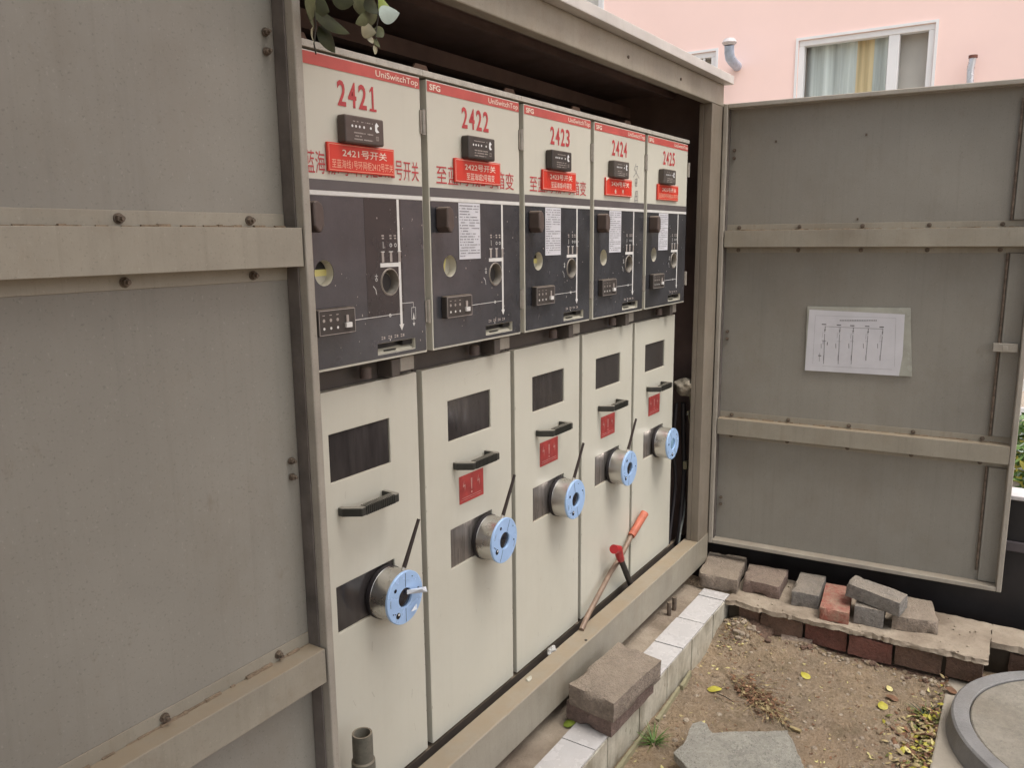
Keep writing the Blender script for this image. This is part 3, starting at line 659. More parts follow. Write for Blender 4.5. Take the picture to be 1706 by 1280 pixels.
    if k < 4:
        r_ = .0300
        g.poly(rp([(r_*math.cos(R(q)), r_*math.sin(R(q))) for q in range(180, 361, 12)]), .0178, 1)
        g.poly(rp([(-.0295,-.006),(.0295,-.006),(.0295,.006),(-.0295,.006)]), .0172, 2)
    g.build('position_indicator', [M['black'], M['pale'], M['yellow']], ud)
    # keyed socket
    g = mb(); T = Matrix.Translation((.252, -.0022, .154)) @ Matrix.Rotation(R(-90), 4, 'X')
    g.lathe([(.0268,.001),(.0262,-.0012),(.0245,-.0012),(.0225,.006),(.0225,.018),(.0003,.0185)], T, 0, 36, False)
    g.lathe([(.0185,.0178),(.0180,.0105),(.0003,.0100)], T @ Matrix.Translation((-.0035,0.001,0)), 1, 24, False)
    g.build('socket', [M['ringlt'], M['black']], ud, smooth=True)
    # slot with pale cover plate
    g = mb(); g.box(.2115, .3245, .017, .0195, .013, .033, 1)
    g.add([(.2115,.0035,.0133),(.322,.0035,.0133),(.322,.0165,.0225),(.2115,.0165,.0205)], [(0,1,2,3)], 0)
    g.box(.293, .3225, .006, .0165, .0225, .032, 1); g.box(.236,.270,.004,.008,.0165,.0185,1)
    g.build('slot_cover', [M['pale'], M['black']], ud)
    # control box
    g = mb(); g.box(.0415, .1365, -.016, -.0014, .066, .1145, 0)
    cb = g.build('control_box', M['dkplastic'], ud, bev=.0022)
    g = mb(); yb = -.0166
    for a in (((.044,.0683),(.134,.0683)),((.134,.0683),(.134,.1122)),((.134,.1122),(.044,.1122)),((.044,.1122),(.044,.0683))): g.line(*a, .0012, yb, 1)
    for x in (.055, .072, .089): g.disc(x, .080, .0026, yb, 0, 12); g.disc(x, .0945, .0032, yb, 1, 12); g.rect(x-.003, x+.003, .103, .1045, yb, 1)
    g.box(.107, .122, -.021, -.0162, .078, .087, 0); g.box(.110, .116, -.0185, -.0162, .088, .101, 1)
    g.build('buttons', [M['wline'], M['markgrey']], cb)
    # hooded key knob
    g = mb(); q = [(.028,.302),(.040,.305),(.049,.298),(.0525,.290),(.0525,.262),(.044,.249),(.036,.252),(.028,.262)]
    g.plate(q, [], -.034, -.0014); g.build('key_knob', M['brplastic'], ud, bev=.004, seg=3)
    # instruction sheet
    if k:
        g = mb(); g.rect(.110, .192, .192, .3150, -.0020, 0); random.seed(40+k); text_dashes(g, .1135, .1885, .196, .312, -.0023, 1, 19, .0032)
        sh = g.build('instruction_sheet', [M['paper'], M['greyink']], ud)
    # fault indicator box and name plate
    g = mb(); g.box(.1255, .2285, -.0215, -.0010, .4095, .4585)
    g.X = Matrix.Translation((o0+(0, 0, -.012, -.026, -.024)[k], 0, 0)); g.v = [v+Vector(((0, 0, -.012, -.026, -.024)[k], 0, 0)) for v in g.v]
    ib = g.build('fault_indicator', [M['brplastic'], M['dkplastic'], M['dkplastic'], M['body'], M['body']][k], ud, bev=.0035, seg=3)
    g = mb(); g.X = Matrix.Translation((o0+(0, 0, -.012, -.026, -.024)[k], 0, 0)); yb = -.0221
    for x in (.143, .1525, .162, .1735, .1915): g.disc(x, .4395, .0024, yb, 0, 12)
    g.poly([(.203,.436),(.203,.446),(.207,.4515),(.2135,.4455),(.209,.443),(.209,.439),(.2145,.4345),(.207,.4325)], yb, 0)
    random.seed(90+k); text_dashes(g, .147, .197, .4145, .431, yb, 1, 3, .0022, .85, .5); text_dashes(g, .145, .197, .4455, .4505, yb, 1, 1, .003, .7, .4)
    g.ringflat(.2085, .4225, .0045, .0053, yb, 1, 4, R(45), R(405)); text_dashes(g, .2052, .2118, .4192, .4258, yb, 1, 3, .0016)
    g.build('printed_marks', [M['pvc'], M['markgrey']], ib)
    zo = 0 if k == 0 else -.0008*k
    w0, w1 = (.0945, .2725) if k < 2 else ((.091, .269), (.076, .257), (.086, .268))[k-2]
    g = mb(); g.box(w0, w1, -.0062, -.001, .3585, .4090); np_ = g.build('name_plate', M['plate'], ud, bev=.0008)
    g = mb(); yb = -.0068
    for a in (((w0+.003,.3612),(w1-.003,.3612)),((w1-.003,.3612),(w1-.003,.4062)),((w1-.003,.4062),(w0+.003,.4062)),((w0+.003,.4062),(w0+.003,.3612))): g.line(*a, .0008, yb, 1)
    g.text('242%d号开关' % (k+1), w0+.036, w1-.022, .3855, .4005, yb, 0, .008)
    if k == 3: g.text('备', w0+.058, w0+.070, .3655, .378, yb, 1, .01); g.text('用', w0+.108, w0+.120, .3655, .378, yb, 1, .01)
    else: g.text(SUB[k], *((w0+.009, w1-.005) if k in (0, 4) else (w0+.042, w1-.026)), .3650, .3805, yb, 1, 0)
    if k == 3: g.poly([(w0,.3985),(w0+.020,.4092),(w0,.4092)], yb-.0004, 0)
    g.build('plate_lettering', [M['ptext'], M['ptext2'] if k in (0, 4) else M['ptext']], np_)
    # hinges on the right edge
    for z in (.4465, .0615):
        g = mb(); g.lathe([(.0052, z), (.0052, z+.0245), (.0046, z+.0247), (.0052, z+.025), (.0052, z+.0495)], Matrix.Translation((.3700, -.0022, 0)), n=12)
        g.box(.3602, .3655, -.0030, -.0006, z+.002, z+.048); g.build('hinge', M['ringlt'], ud, smooth=True)
    # ---------- lower door
    wt = rectpts(.0985, .2725, -.228, -.1315); wl = rectpts(.0985, .2725, -.5415, -.4435)
    g = mb(); g.plate(rectpts(.0093, .3657, -.952, -.047), [wt, wl], .032, .050, 0)
    ld = g.build('lower_door', M['white'], U, bev=.0016)
    random.seed(300+k); g = mb()
    for _ in range(16):
        x = random.uniform(.02,.35); z = random.choice([random.uniform(-.94,-.56), random.uniform(-.94,-.06)])
        if .09 < x < .28 and (-.55 < z < -.43 or -.24 < z < -.12): continue
        a = random.uniform(1.1,2.0) if random.random() < .6 else random.uniform(0,3.1); l_ = random.uniform(.003,.022)
        g.line((x,z), (x+l_*math.cos(a), z+l_*math.sin(a)), random.uniform(.0004,.0011), .0314, 0)
    for _ in range(10):
        zz_ = random.uniform(-.94,-.1); x = random.choice([.0105,.3635]); g.rect(x, x+random.uniform(.0006,.0016), zz_, zz_+random.uniform(.002,.010), .0315, 1)
    g.build('scuffs', [M['scuff'], M['bolt']], ld)
    g = mb(); g.rect(.096, .275, -.231, -.129, .0365, 0); g.build('inspection_window', M['wglass'], ld)
    g = mb(); g.rect(.096, .275, -.544, -.441, .0365, 0); g.build('lower_window', M['bmetal'] if k != 0 else M['wglass'], ld)
    # pull handle
    g = mb()
    for xa, xb in ((.1135, .1365), (.2385, .2505)):
        pass
    pr = [(.112,.031),(.112,.020),(.134,-.013),(.243,-.013),(.249,-.008),(.249,.031),(.239,.031),(.239,.003),(.142,.003),(.124,.024),(.124,.031)]
    vs = [(a, b, -.298) for a, b in pr]+[(a, b, -.280) for a, b in pr]; n = len(pr)
    tri = tessellate_polygon([[Vector((a, b, 0)) for a, b in pr]])
    g.add(vs, [tuple(t_) for t_ in tri]+[tuple(i+n for i in t_) for t_ in tri]+[(i, (i+1) % n, n+(i+1) % n, n+i) for i in range(n)])
    hd = g.build('pull_handle', M['handle'], ld, bev=.0022)
    g = mb()
    for i in range(16): x = .146+i*.0055; g.box(x, x+.0025, -.0142, .002, -.2975, -.2785)
    g.build('grip_ribs', M['handle'], hd)
    if k:
        g = mb(); sx = .135; g.rect(sx, .2355, -.3915, -.3225, .0312, 0); yb = .0308
        for c in (.154, .214):
            g.poly([(c+.001,-.334),(c-.005,-.350),(c-.0015,-.349)], yb, 1); g.poly([(c-.0045,-.349),(c+.005,-.345),(c+.0045,-.348),(c-.0035,-.3515)], yb, 1); g.poly([(c+.002,-.347),(c+.0055,-.3465),(c+.0035,-.364)], yb, 1)
        g.poly([(.182,-.336),(.188,-.336),(.1865,-.364),(.1835,-.364)], yb, 1); g.disc(.185, -.371, .0026, yb, 1, 12)
        g.line((.146,-.379),(.225,-.379),.0012,yb,1); g.line((.142,-.384),(.229,-.384),.0008,yb,1)
        g.build('warning_sticker', [M['sticker'], M['stext']], ld)
    # cylindrical lock / monitor head
    cx, cz = [.236, .241, .238, .232, .228][k], -.504; Rr = .0555
    T = Matrix.Translation((cx, .0315, cz)) @ Matrix.Rotation(R(90), 4, 'X')
    g = mb(); g.lathe([(.0525,0),(.0560,.0005),(.0560,.010),(Rr,.0105),(Rr,.052),(.0003,.0525)], T, n=56, caps=False)
    lk = g.build('lock_cylinder', M['steel'], ld, smooth=True)
    g = mb(); g.lathe([(.0575,.0005),(.0575,.0095),(.0563,.0098)], T, n=56, caps=False); g.build('rubber_gasket', M['rubber'], lk, smooth=True)
    g = mb(); g.lathe([(.0555,.0530),(.0572,.0532),(.0572,.0575),(.0560,.0588),(.0215,.0588),(.0208,.0580),(.0208,.0535)], T, n=56, caps=False)
    fc = g.build('face_plate', M['blue'], lk, smooth=True)
    yb = .0315-.0592
    g = mb(); g.lathe([(.0205,.0542),(.0180,.0558),(.0003,.0565)], T, n=32, caps=False); g.build('centre_lens', M['bluelens'] if k == 4 else M['lens'], fc, smooth=True)
    g = mb()
    rot = R([20, -4, 34, 8, 52][k])
    def pp(a, r_): return (cx+r_*math.cos(a+rot), cz+r_*math.sin(a+rot))
    for a in (R(68), R(250)): g.line(pp(a, .023), pp(a, .054), .0011, yb, 0)
    for a, r_, s_ in ((R(120), .040, .0042), (R(212), .040, .0068), (R(350), .042, .0022), (R(190), .046, .0016), (R(196), .042, .0016), (R(40), .046, .0015)): g.disc(*pp(a, r_), s_, yb, 0, 16)
    a = R(212); g.disc(pp(a,.040)[0]+.002, pp(a,.040)[1]+.002, .0026, yb-.0004, 1, 12)
    for a0 in (R(150), R(330)):
        for q in range(5): g.rect(*(lambda p_: (p_[0]-.0008, p_[0]+.0008, p_[1]-.0012, p_[1]+.0012))(pp(a0+q*.07, .047)), yb, 2)
    g.build('face_marks', [M['lens'], M['pvc'], M['purplerail']], fc)
    if k < 4:
        g = mb(); bx, bz = cx+.012, cz+Rr-.003; by = -.012
        g.tube([(bx, by, bz), (bx+.004, by, bz+.006)], .0045, n=10, m=1)
        g.tube([(bx+.004, by, bz+.005), (bx+.050, by-.006, bz+.100)], .0050, n=10, r2=.0036)
        g.build('aerial', [M['brownblack'], M['chrome']], lk, smooth=True)
    if k == 0:
        g = mb(); bm = bmesh.new()
        A = onY(678, 988, -.030)-Vector((o0,0,0)); B = onY(712, 981, -.045)-Vector((o0,0,0))
        g.add([A+Vector((0,0,.006)), A-Vector((0,0,.004)), B-Vector((0,0,.008)), B+Vector((0,.004,.004)), (A+B)/2+Vector((0,-.012,.006))], [(0,1,4),(1,2,4),(2,3,4),(3,0,4)])
        g.add([pt+Vector((-.004,0,-.052)) for pt in (A+Vector((.012,-.002,.006)), A+Vector((.03,-.003,.018)), A+Vector((.028,-.006,.006)))], [(0,1,2)])
        g.build('peeling_film', M['clear'], fc)

# ------------------------------------------------------------------ small things at the cabinet
def tb(name, pts, r, mt, label, cat, group=None, r2=None):
    g = MB(); g.tube(pts, r, n=14, r2=r2); return tag(g.build(name, mt, smooth=True), label, cat, group)
t = empty('operating_lever', (1.03, -.02, -.944), 'long brown steel operating lever with an orange grip leaning on the lower doors', 'lever')
c8 = lambda u, v, Y: onY(930+u/4.923, 840+v/4.923, Y)
g = MB(); g.tube([c8(190,1035,-.012), c8(235,930,-.006), c8(330,750,.002), c8(430,560,.010), c8(490,470,.014), c8(540,380,.016), c8(608,245,.018)], .0085, n=14); g.build('rod', M['rod'], t, smooth=True)
g = MB(); a = c8(600,262,.016); b = c8(708,78,.010); g.tube([a, a.lerp(b,.08), a.lerp(b,.7), a.lerp(b,.96), b], .0125, n=16, r2=.0150); g.build('grip', M['orange'], t, smooth=True)
t = empty('spring_handle', (1.33, 0, -.95), 'short black-shafted handle with a red head crossing the long lever', 'handle')
a = c8(500,420,-.012); b = c8(605,690,.012)
g = MB(); g.tube([a, a.lerp(b,.5), b, b+(b-a)*.35], .0100, n=14); g.build('shaft', M['rubber'], t, smooth=True)
g = MB(); c_ = c8(455,372,-.014); d_ = c8(495,372,-.014); g.tube([c_, c_.lerp(d_,.4), d_, a, a.lerp(b,.12)], .0150, n=16, r2=.0125); g.build('head', M['redgrip'], t, smooth=True)

t = empty('pipe_stub', (.085, -.03, -.944), 'grey threaded pipe stub standing upright before the nearest lower door', 'pipe')
T = Matrix.Translation((.088, -.030, 0))
g = MB(); g.lathe([(.0135,-.755),(.0165,-.733),(.0200,-.733),(.0205,-.738),(.0205,-.790),(.0235,-.793),(.0240,-.812),(.0200,-.818),(.0195,-.822),(.0240,-.826),(.0240,-.850),(.0205,-.856),(.0205,-.9438)], T, n=32, caps=True); g.build('pipe', M['pipe'], t, smooth=True)

# rag, cable and wires in the dark gap at the far end
bm = bmesh.new(); bmesh.ops.create_icosphere(bm, subdivisions=4, radius=.042)
for v in bm.verts: v.co *= 1+.35*noise.noise(v.co*28)+.15*noise.noise(v.co*70); v.co.z *= .8
g = MB(); g.X = Matrix.Translation((1.965, .02, -.335)); add_bm(g, bm); tag(g.build('rag_bundle', M['rag'], smooth=True), 'crumpled beige bundle wedged in the dark gap beside the far post', 'bundle')
g = MB()
for a in range(2):
    pts = [Vector((1.955+a*.012, .0, -.36)), Vector((1.965+a*.02, -.005, -.41)), Vector((1.985+a*.005, -.005, -.46)), Vector((1.965, 0, -.475)), Vector((1.952, .0, -.43))]
    g.tube(pts, .0022, n=8)
tag(g.build('loose_wire', M['leafb'], smooth=True), 'thin yellowish wire loop hanging below the beige bundle', 'wire')
for q_, (r0, c0_) in enumerate(((.0018, 'leafb'), (.0014, 'cable'))):
    g = MB(); g.tube([Vector((1.935,.0,-.43-.01*q_)), Vector((1.955,-.005,-.425)), Vector((1.975,-.005,-.437)), Vector((1.99,0,-.43))], r0, n=8); tag(g.build('wire', M[c0_], smooth=True), ['pale wire running level across the far gap','grey wire just under the pale level wire in the far gap'][q_], 'wire')
def cab(pts, r, mt, label, group='cables in the far gap'):
    P = [Vector(p) for p in pts]; Q = []
    for i in range(len(P)-1):
        p0, p1, p2, p3 = P[max(i-1,0)], P[i], P[i+1], P[min(i+2,len(P)-1)]
        for s_ in range(6):
            u = s_/6; Q.append(.5*((2*p1)+(p2-p0)*u+(2*p0-5*p1+4*p2-p3)*u*u+(3*p1-p0-3*p2+p3)*u**3))
    Q.append(P[-1]); g = MB(); g.tube(Q, r, n=10); return tag(g.build('cable', mt, smooth=True), label, 'cable', group)
cab([(1.97,.03,-.40),(1.985,.03,-.55),(1.975,.02,-.70),(1.955,.02,-.85),(1.92,.02,-1.0)], .009, M['rubber'], 'black cable running down the dark gap, the one nearest the post')
cab([(1.95,.05,-.40),(1.955,.06,-.58),(1.965,.05,-.72),(1.93,.05,-.88),(1.89,.05,-1.02)], .007, M['rubber'], 'black cable running down the dark gap, behind the nearer one')
cab([(1.985,.02,-.76),(1.965,.01,-.84),(1.935,.01,-.90),(1.905,.012,-1.0)], .004, M['cable'], 'thin grey cable curling out low in the dark gap')
g = MB(); g.box(1.962, 1.985, .005, .02, -.665, -.635); tag(g.build('cable_tag', M['leafb'], bev=.001), 'small square tan tag on the black cable in the gap', 'tag')

# crumbs on the sill
def crumb(p, r, mt, name, label, cat, seed, sc=(1,1,1)):
    bm = bmesh.new(); bmesh.ops.create_icosphere(bm, subdivisions=3, radius=r)
    for v in bm.verts: v.co *= 1+.5*noise.noise(v.co*(1.2/r)+Vector((seed,0,0))); v.co.x *= sc[0]; v.co.y *= sc[1]; v.co.z *= sc[2]
    g = MB(); g.X = Matrix.Translation(p); add_bm(g, bm); return tag(g.build(name, mt, smooth=False), label, cat)
crumb((.735, -.022, -.941), .007, M['pale'], 'mortar_crumb', 'small pale crumb of mortar lying on the sill', 'crumb', 1, (1.6,.8,.7))
crumb((.905, .006, -.944), .014, M['clearg'], 'crumpled_wrapper', 'crumpled white wrapper caught behind the sill', 'wrapper', 5, (1.5,.8,.7))
g = MB(); p = onY(900+232/3.0475, 860+632/3.0475, -.03)
q = onZ(900+232/3.0475, 860+632/3.0475, -.9435); g.lathe([(.0045,-.9437),(.0045,-.9425)], Matrix.Translation((q.x, q.y, 0)), n=14); g.build('drain_hole', M['black'], K)

# stubs under the sill
for i, (u, v) in enumerate(((1095, 1020), (1107, 1012))):
    q = onZ(u, v, -1.11); g = MB(); g.lathe([(.008,-1.111),(.008,-1.062)], Matrix.Translation((q.x, -.075-.0*i, 0)), n=12)
    tag(g.build('anchor_stub', M['bolt'], smooth=True), 'rusty anchor stub under the sill, the %s of two' % ('left', 'right')[i], 'anchor')

# ------------------------------------------------------------------ hanging branch
t = empty('hanging_twig', tuple(onY(560, -60, -.13)), 'drooping leafy twig hanging over the top left corner of the opening', 'branch')
def leaf_geo(g, a, b, wd, m, bend=.15, nrm=Vector((0,-1,0))):
    a = Vector(a); b = Vector(b); d = b-a; L_ = d.length; side = d.cross(nrm).normalized(); n_ = side.cross(d).normalized()
    K_ = 9; vs = []; fs = []
    for i in range(K_+1):
        u = i/K_; w_ = wd/2*(math.sin(math.pi*min(1, u**.8))**.75 if 0 < u < 1 else .02)
        c = a+d*u+n_*(-bend*L_*math.sin(math.pi*u)); 
        vs += [c-side*w_-n_*w_*.25, c, c+side*w_-n_*w_*.25]
        if i: k_ = 3*i; fs += [(k_-3,k_-2,k_+1,k_), (k_-2,k_-1,k_+2,k_+1)]
    g.add(vs, fs, m)
pz = lambda u, v, Y: onY(500+u/7.755, v/7.755, Y)
LV = [((150,120),(640,430),.020,0,-.12),((240,330),(455,680),.023,0,-.11),((110,60),(180,355),.010,1,-.125),((60,-60),(380,150),.028,0,-.12),((400,-50),(700,30),.02,0,-.13),
      ((960,-20),(690,90),.026,1,-.10),((1000,190),(715,300),.016,1,-.12),((1020,190),(1285,165),.020,2,-.12),((790,350),(985,420),.017,4,-.125),((990,330),(1070,480),.018,1,-.12),
      ((900,440),(935,560),.010,4,-.12),((985,490),(1030,610),.011,1,-.12),((985,570),(965,700),.007,4,-.12),((1000,-40),(1180,120),.022,3,-.11),((170,330),(190,560),.005,4,-.12),((880,-60),(1000,180),.02,0,-.13),
      ((200,-40),(120,240),.022,1,-.13)]
g = MB()
for a, b, w_, m_, Y_ in LV:
    leaf_geo(g, pz(*a, Y_), pz(*b, Y_-.006), w_*1.5, m_, random.uniform(-.1,.12), Vector((random.uniform(-.35,.35), -1, random.uniform(-.3,.3))))
g.build('leaves', [M['leafd'], M['leafg'], M['leafp'], M['leafyg'], M['leafb']], t, smooth=True)
g = MB(); g.tube([pz(1010,-500,-.14), pz(1000,0,-.12), pz(1005,250,-.12), pz(975,450,-.12), pz(985,570,-.12)], .0011, n=6); g.build('stem', M['twig'], t); g = MB()
g.tube([pz(330,-500,-.14), pz(180,100,-.125), pz(205,340,-.122), pz(180,560,-.122), pz(205,700,-.122)], .0012, n=6)
g.build('stem', M['twig'], t)

# ------------------------------------------------------------------ soil details
random.seed(11)
def fallen(p, r, mt, label, seed, group='yellow leaves fallen on the soil', ang=0, z=None):
    g = MB(); zz = (soil_h(p[0], p[1]) if z is None else z)+.004
    a = Vector((p[0]-r*math.cos(ang), p[1]-r*math.sin(ang), zz)); b = Vector((p[0]+r*math.cos(ang), p[1]+r*math.sin(ang), zz+.006))
    leaf_geo(g, a, b, r*1.5, 0, -.12, Vector((0,0,1))); 
    o = g.build('fallen_leaf', mt, smooth=True); return tag(o, label, 'leaf', group)
fallen((1.637,-.551), .020, M['yleaf'], 'bright yellow leaf lying alone in the middle of the soil', 1, ang=.9)
fallen((1.405,-.319), .024, M['yleaf'], 'narrow yellow-green leaf beside the dead twigs near the tiled kerb', 2, ang=-1.2)
fallen((1.588,-.797), .020, M['yleaf'], 'round yellow leaf beside a curled brown leaf', 3, ang=.3)
fallen((1.655,-.815), .020, M['dleaf'], 'curled dark brown leaf touching the round yellow leaf', 4, ang=1.5)
fallen((1.863,-.985), .019, M['pyleaf'], 'pale yellow leaf on the concrete next to the brick footing', 5, ang=1.3, z=-1.203)
fallen((1.756,-.97), .020, M['dleaf'], 'dark curved leaf on the concrete edge beside the manhole', 6, ang=1.2, z=-1.201)
p = onZ(480+1540/3.28, 900+1010/3.28, -1.108); fallen((p.x, p.y), .020, M['leafyg'], 'yellow-green leaf lying on the kerb beside the stacked bricks', 7, ang=-.6, z=-1.111)
fallen((1.70,-.80), .013, M['pyleaf'], 'small pale leaf near the manhole slab', 8, ang=.6)

g = MB()                                      # litter along the slab
for i in range(520):
    u = random.random(); y_ = -.955+abs(random.gauss(0,.045)) if random.random() < .9 else random.uniform(-.95,-.8); x_ = 1.28+.36*random.random()**.9
    if u < .2: x_ = random.uniform(1.25, 1.85); y_ = -.95+abs(random.gauss(0,.02))
    z_ = soil_h(x_, y_)+random.uniform(.002,.020)*max(.2, 1-(abs(y_+.95)/.09)); r_ = random.uniform(.005,.014); a_ = random.uniform(0,6.28)
    leaf_geo(g, (x_, y_, z_), (x_+r_*2*math.cos(a_), y_+r_*2*math.sin(a_) if y_+r_*2*math.sin(a_) > -.968 else y_, z_+random.uniform(-.004,.01)), r_*random.uniform(.7,1.4), random.choices([0,1,2,3,4],[2.2,4,3,1.5,1])[0], random.uniform(-.3,.3), Vector((random.uniform(-.6,.6), random.uniform(-.6,.6), 1)))
o = g.build('leaf_litter', [M['yleaf'], M['dleaf'], M['tleaf'], M['gleaf'], M['pyleaf']]); tag(o, 'dry yellow and brown leaf litter along the concrete slab', 'leaf litter', kind='stuff')
g = MB()                                      # dead twigs and dry stalks
for i in range(420):
    t_ = random.random(); cxp = 1.52-.17*t_; cyp = -.36-.17*t_
    x_ = cxp+random.gauss(0,.026); y_ = cyp+random.gauss(0,.024); a_ = random.gauss(-2.3,.8); L_ = random.uniform(.015,.06); z_ = soil_h(x_, y_)+random.uniform(.001,.020)
    if random.random() < .55:
        q = (x_+L_*math.cos(a_), y_+L_*math.sin(a_), soil_h(x_+L_*math.cos(a_), y_+L_*math.sin(a_))+random.uniform(.001,.016)); g.tube([(x_, y_, z_), q], .0007, random.choice([0,1]), n=4)
    else: leaf_geo(g, (x_, y_, z_), (x_+.02*math.cos(a_), y_+.02*math.sin(a_), z_+.004), random.uniform(.004,.010), random.choice([0,0,1,2]), .2, Vector((random.uniform(-.6,.6), 0, 1)))
o = g.build('dead_twigs', [M['dleaf'], M['tleaf'], M['dleaf']]); tag(o, 'small heap of dead twigs and dried stalks on the soil', 'twigs', kind='stuff')
g = MB()                                      # debris in the corner and over the soil
for i in range(900):
    if i < 260: x_ = 1.80-abs(random.gauss(0,.07)); y_ = -.235-abs(random.gauss(0,.05))
    else: x_ = random.uniform(.9,1.83); y_ = random.uniform(-.93,-.22)
    L_ = random.uniform(.004,.016); a_ = random.uniform(0,6.28); z_ = soil_h(x_, y_)+.0015
    leaf_geo(g, (x_, y_, z_), (x_+L_*math.cos(a_), y_+L_*math.sin(a_), z_+random.uniform(0,.004)), L_*random.uniform(.2,.7), random.choices([0,1,2],[3,3,1])[0], .1, Vector((random.uniform(-.4,.4), random.uniform(-.4,.4), 1)))
o = g.build('soil_debris', [M['dleaf'], M['tleaf'], M['pyleaf']]); tag(o, 'scattered dry leaf scraps over the soil', 'debris', kind='stuff')
g = MB()
for i in range(1500):
    x_ = random.uniform(.8,1.85); y_ = random.uniform(-.95,-.215); r_ = min(.010, .0013*random.paretovariate(1.7)); z_ = soil_h(x_, y_)
    M_ = Matrix.Translation((x_, y_, z_)) @ Matrix.Rotation(random.uniform(0,6), 4, 'Z') @ Matrix.Diagonal((r_*random.uniform(.8,1.5), r_, r_*.7, 1))
    ph = (1+5**.5)/2; V_ = [(-1,ph,0),(1,ph,0),(-1,-ph,0),(1,-ph,0),(0,-1,ph),(0,1,ph),(0,-1,-ph),(0,1,-ph),(ph,0,-1),(ph,0,1),(-ph,0,-1),(-ph,0,1)]
    F_ = [(0,11,5),(0,5,1),(0,1,7),(0,7,10),(0,10,11),(1,5,9),(5,11,4),(11,10,2),(10,7,6),(7,1,8),(3,9,4),(3,4,2),(3,2,6),(3,6,8),(3,8,9),(4,9,5),(2,4,11),(6,2,10),(8,6,7),(9,8,1)]
    g.add([M_ @ (Vector(v)/1.9) for v in V_], F_, random.choice([0,1,1,2]))
o = g.build('gravel', [M['pebble'], M['soil'], M['conc2']]); tag(o, 'loose grit and pebbles over the bare soil', 'gravel', kind='stuff')
def tuft(name, c, n, h, mats, label, spread, wd=.003):
    g = MB(); random.seed(int(c[0]*1000))
    for i in range(n):
        a_ = random.uniform(0,6.28); r0 = random.random()*spread*.4; b = Vector((c[0]+r0*math.cos(a_), c[1]+r0*math.sin(a_), soil_h(*c[:2])-.002)); l_ = random.uniform(.5,1)*h
        out = Vector((math.cos(a_), math.sin(a_), 0))*spread*random.uniform(.5,1.3); pts = [b+out*u*u+Vector((0,0,l_*(u-.25*u*u))) for u in (0,.3,.6,.85,1)]
        sd_ = out.cross(Vector((0,0,1))).normalized(); vs = []; fs = []
        for j, p_ in enumerate(pts):
            w_ = wd*(1-j/4.3); vs += [p_-sd_*w_, p_+sd_*w_]
            if j: fs.append((2*j-2, 2*j-1, 2*j+1, 2*j))
        g.add(vs, fs, random.randrange(len(mats)))
    return tag(g.build(name, mats), label, 'plant')
tuft('grass_tuft', (1.035,-.262), 46, .045, [M['grass'], M['grass'], M['gleaf']], 'small green tuft of grass at the foot of the tiled kerb', .05)
tuft('weed', (1.60,-.915), 30, .05, [M['dgreen'], M['gleaf']], 'dark green weed growing from the litter beside the slab', .045, .004)
q = onZ(1140+965/3.014, 880+650/3.014, -1.2); tuft('weed', (q.x, q.y), 16, .035, [M['leafg'], M['dgreen']], 'small grey-green weed growing at the brick footing', .03, .0025)
g = MB(); p = onZ(1000+1330/4.2, 1080+552/4.2, -1.212); q = onZ(1000+1405/4.2, 1080+582/4.2, -1.212); g.tube([(p.x,p.y,-1.213),(q.x,q.y,-1.213)], .006, n=5); tag(g.build('stick', M['tleaf']), 'short split piece of wood on the soil behind the slab', 'stick')
g = MB(); p = onZ(1000+815/4.2, 1080+320/4.2, -1.213); q = onZ(1000+930/4.2, 1080+380/4.2, -1.213); g.tube([(p.x,p.y,-1.212),(p.lerp(q,.5).x,p.lerp(q,.5).y,-1.209),(q.x,q.y,-1.212)], .0016, n=5); tag(g.build('twig', M['twig']), 'thin dark twig beside the narrow yellow-green leaf', 'twig')
for i, (a, b) in enumerate((((1.45,-.216),(1.345,-.222)), ((1.335,-.220),(1.13,-.228)), ((1.09,-.222),(.80,-.226)))):
    g = MB(); d = Vector((*b,0))-Vector((*a,0)); n_ = Vector((d.y,-d.x,0)).normalized()*.012
    n_ = n_ if n_.y < 0 else -n_
    A_ = Vector((*a,-1.205)); B_ = Vector((*b,-1.205))
    g.add([A_, B_, B_+n_, A_+n_*.6, A_-Vector((0,0,.05)), B_-Vector((0,0,.05)), B_+n_-Vector((0,0,.05)), A_+n_-Vector((0,0,.05))], [(0,1,2,3),(4,5,6,7),(0,1,5,4),(1,2,6,5),(2,3,7,6),(3,0,4,7)])
    tag(g.build('edging_board', M['leafb'], bev=.001), ['short thin edging strip at the far end of the kerb foot','middle pale edging strip at the kerb foot','near edging strip at the kerb foot beside the grass tuft'][i], 'edging', 'thin strips along the foot of the tiled kerb')

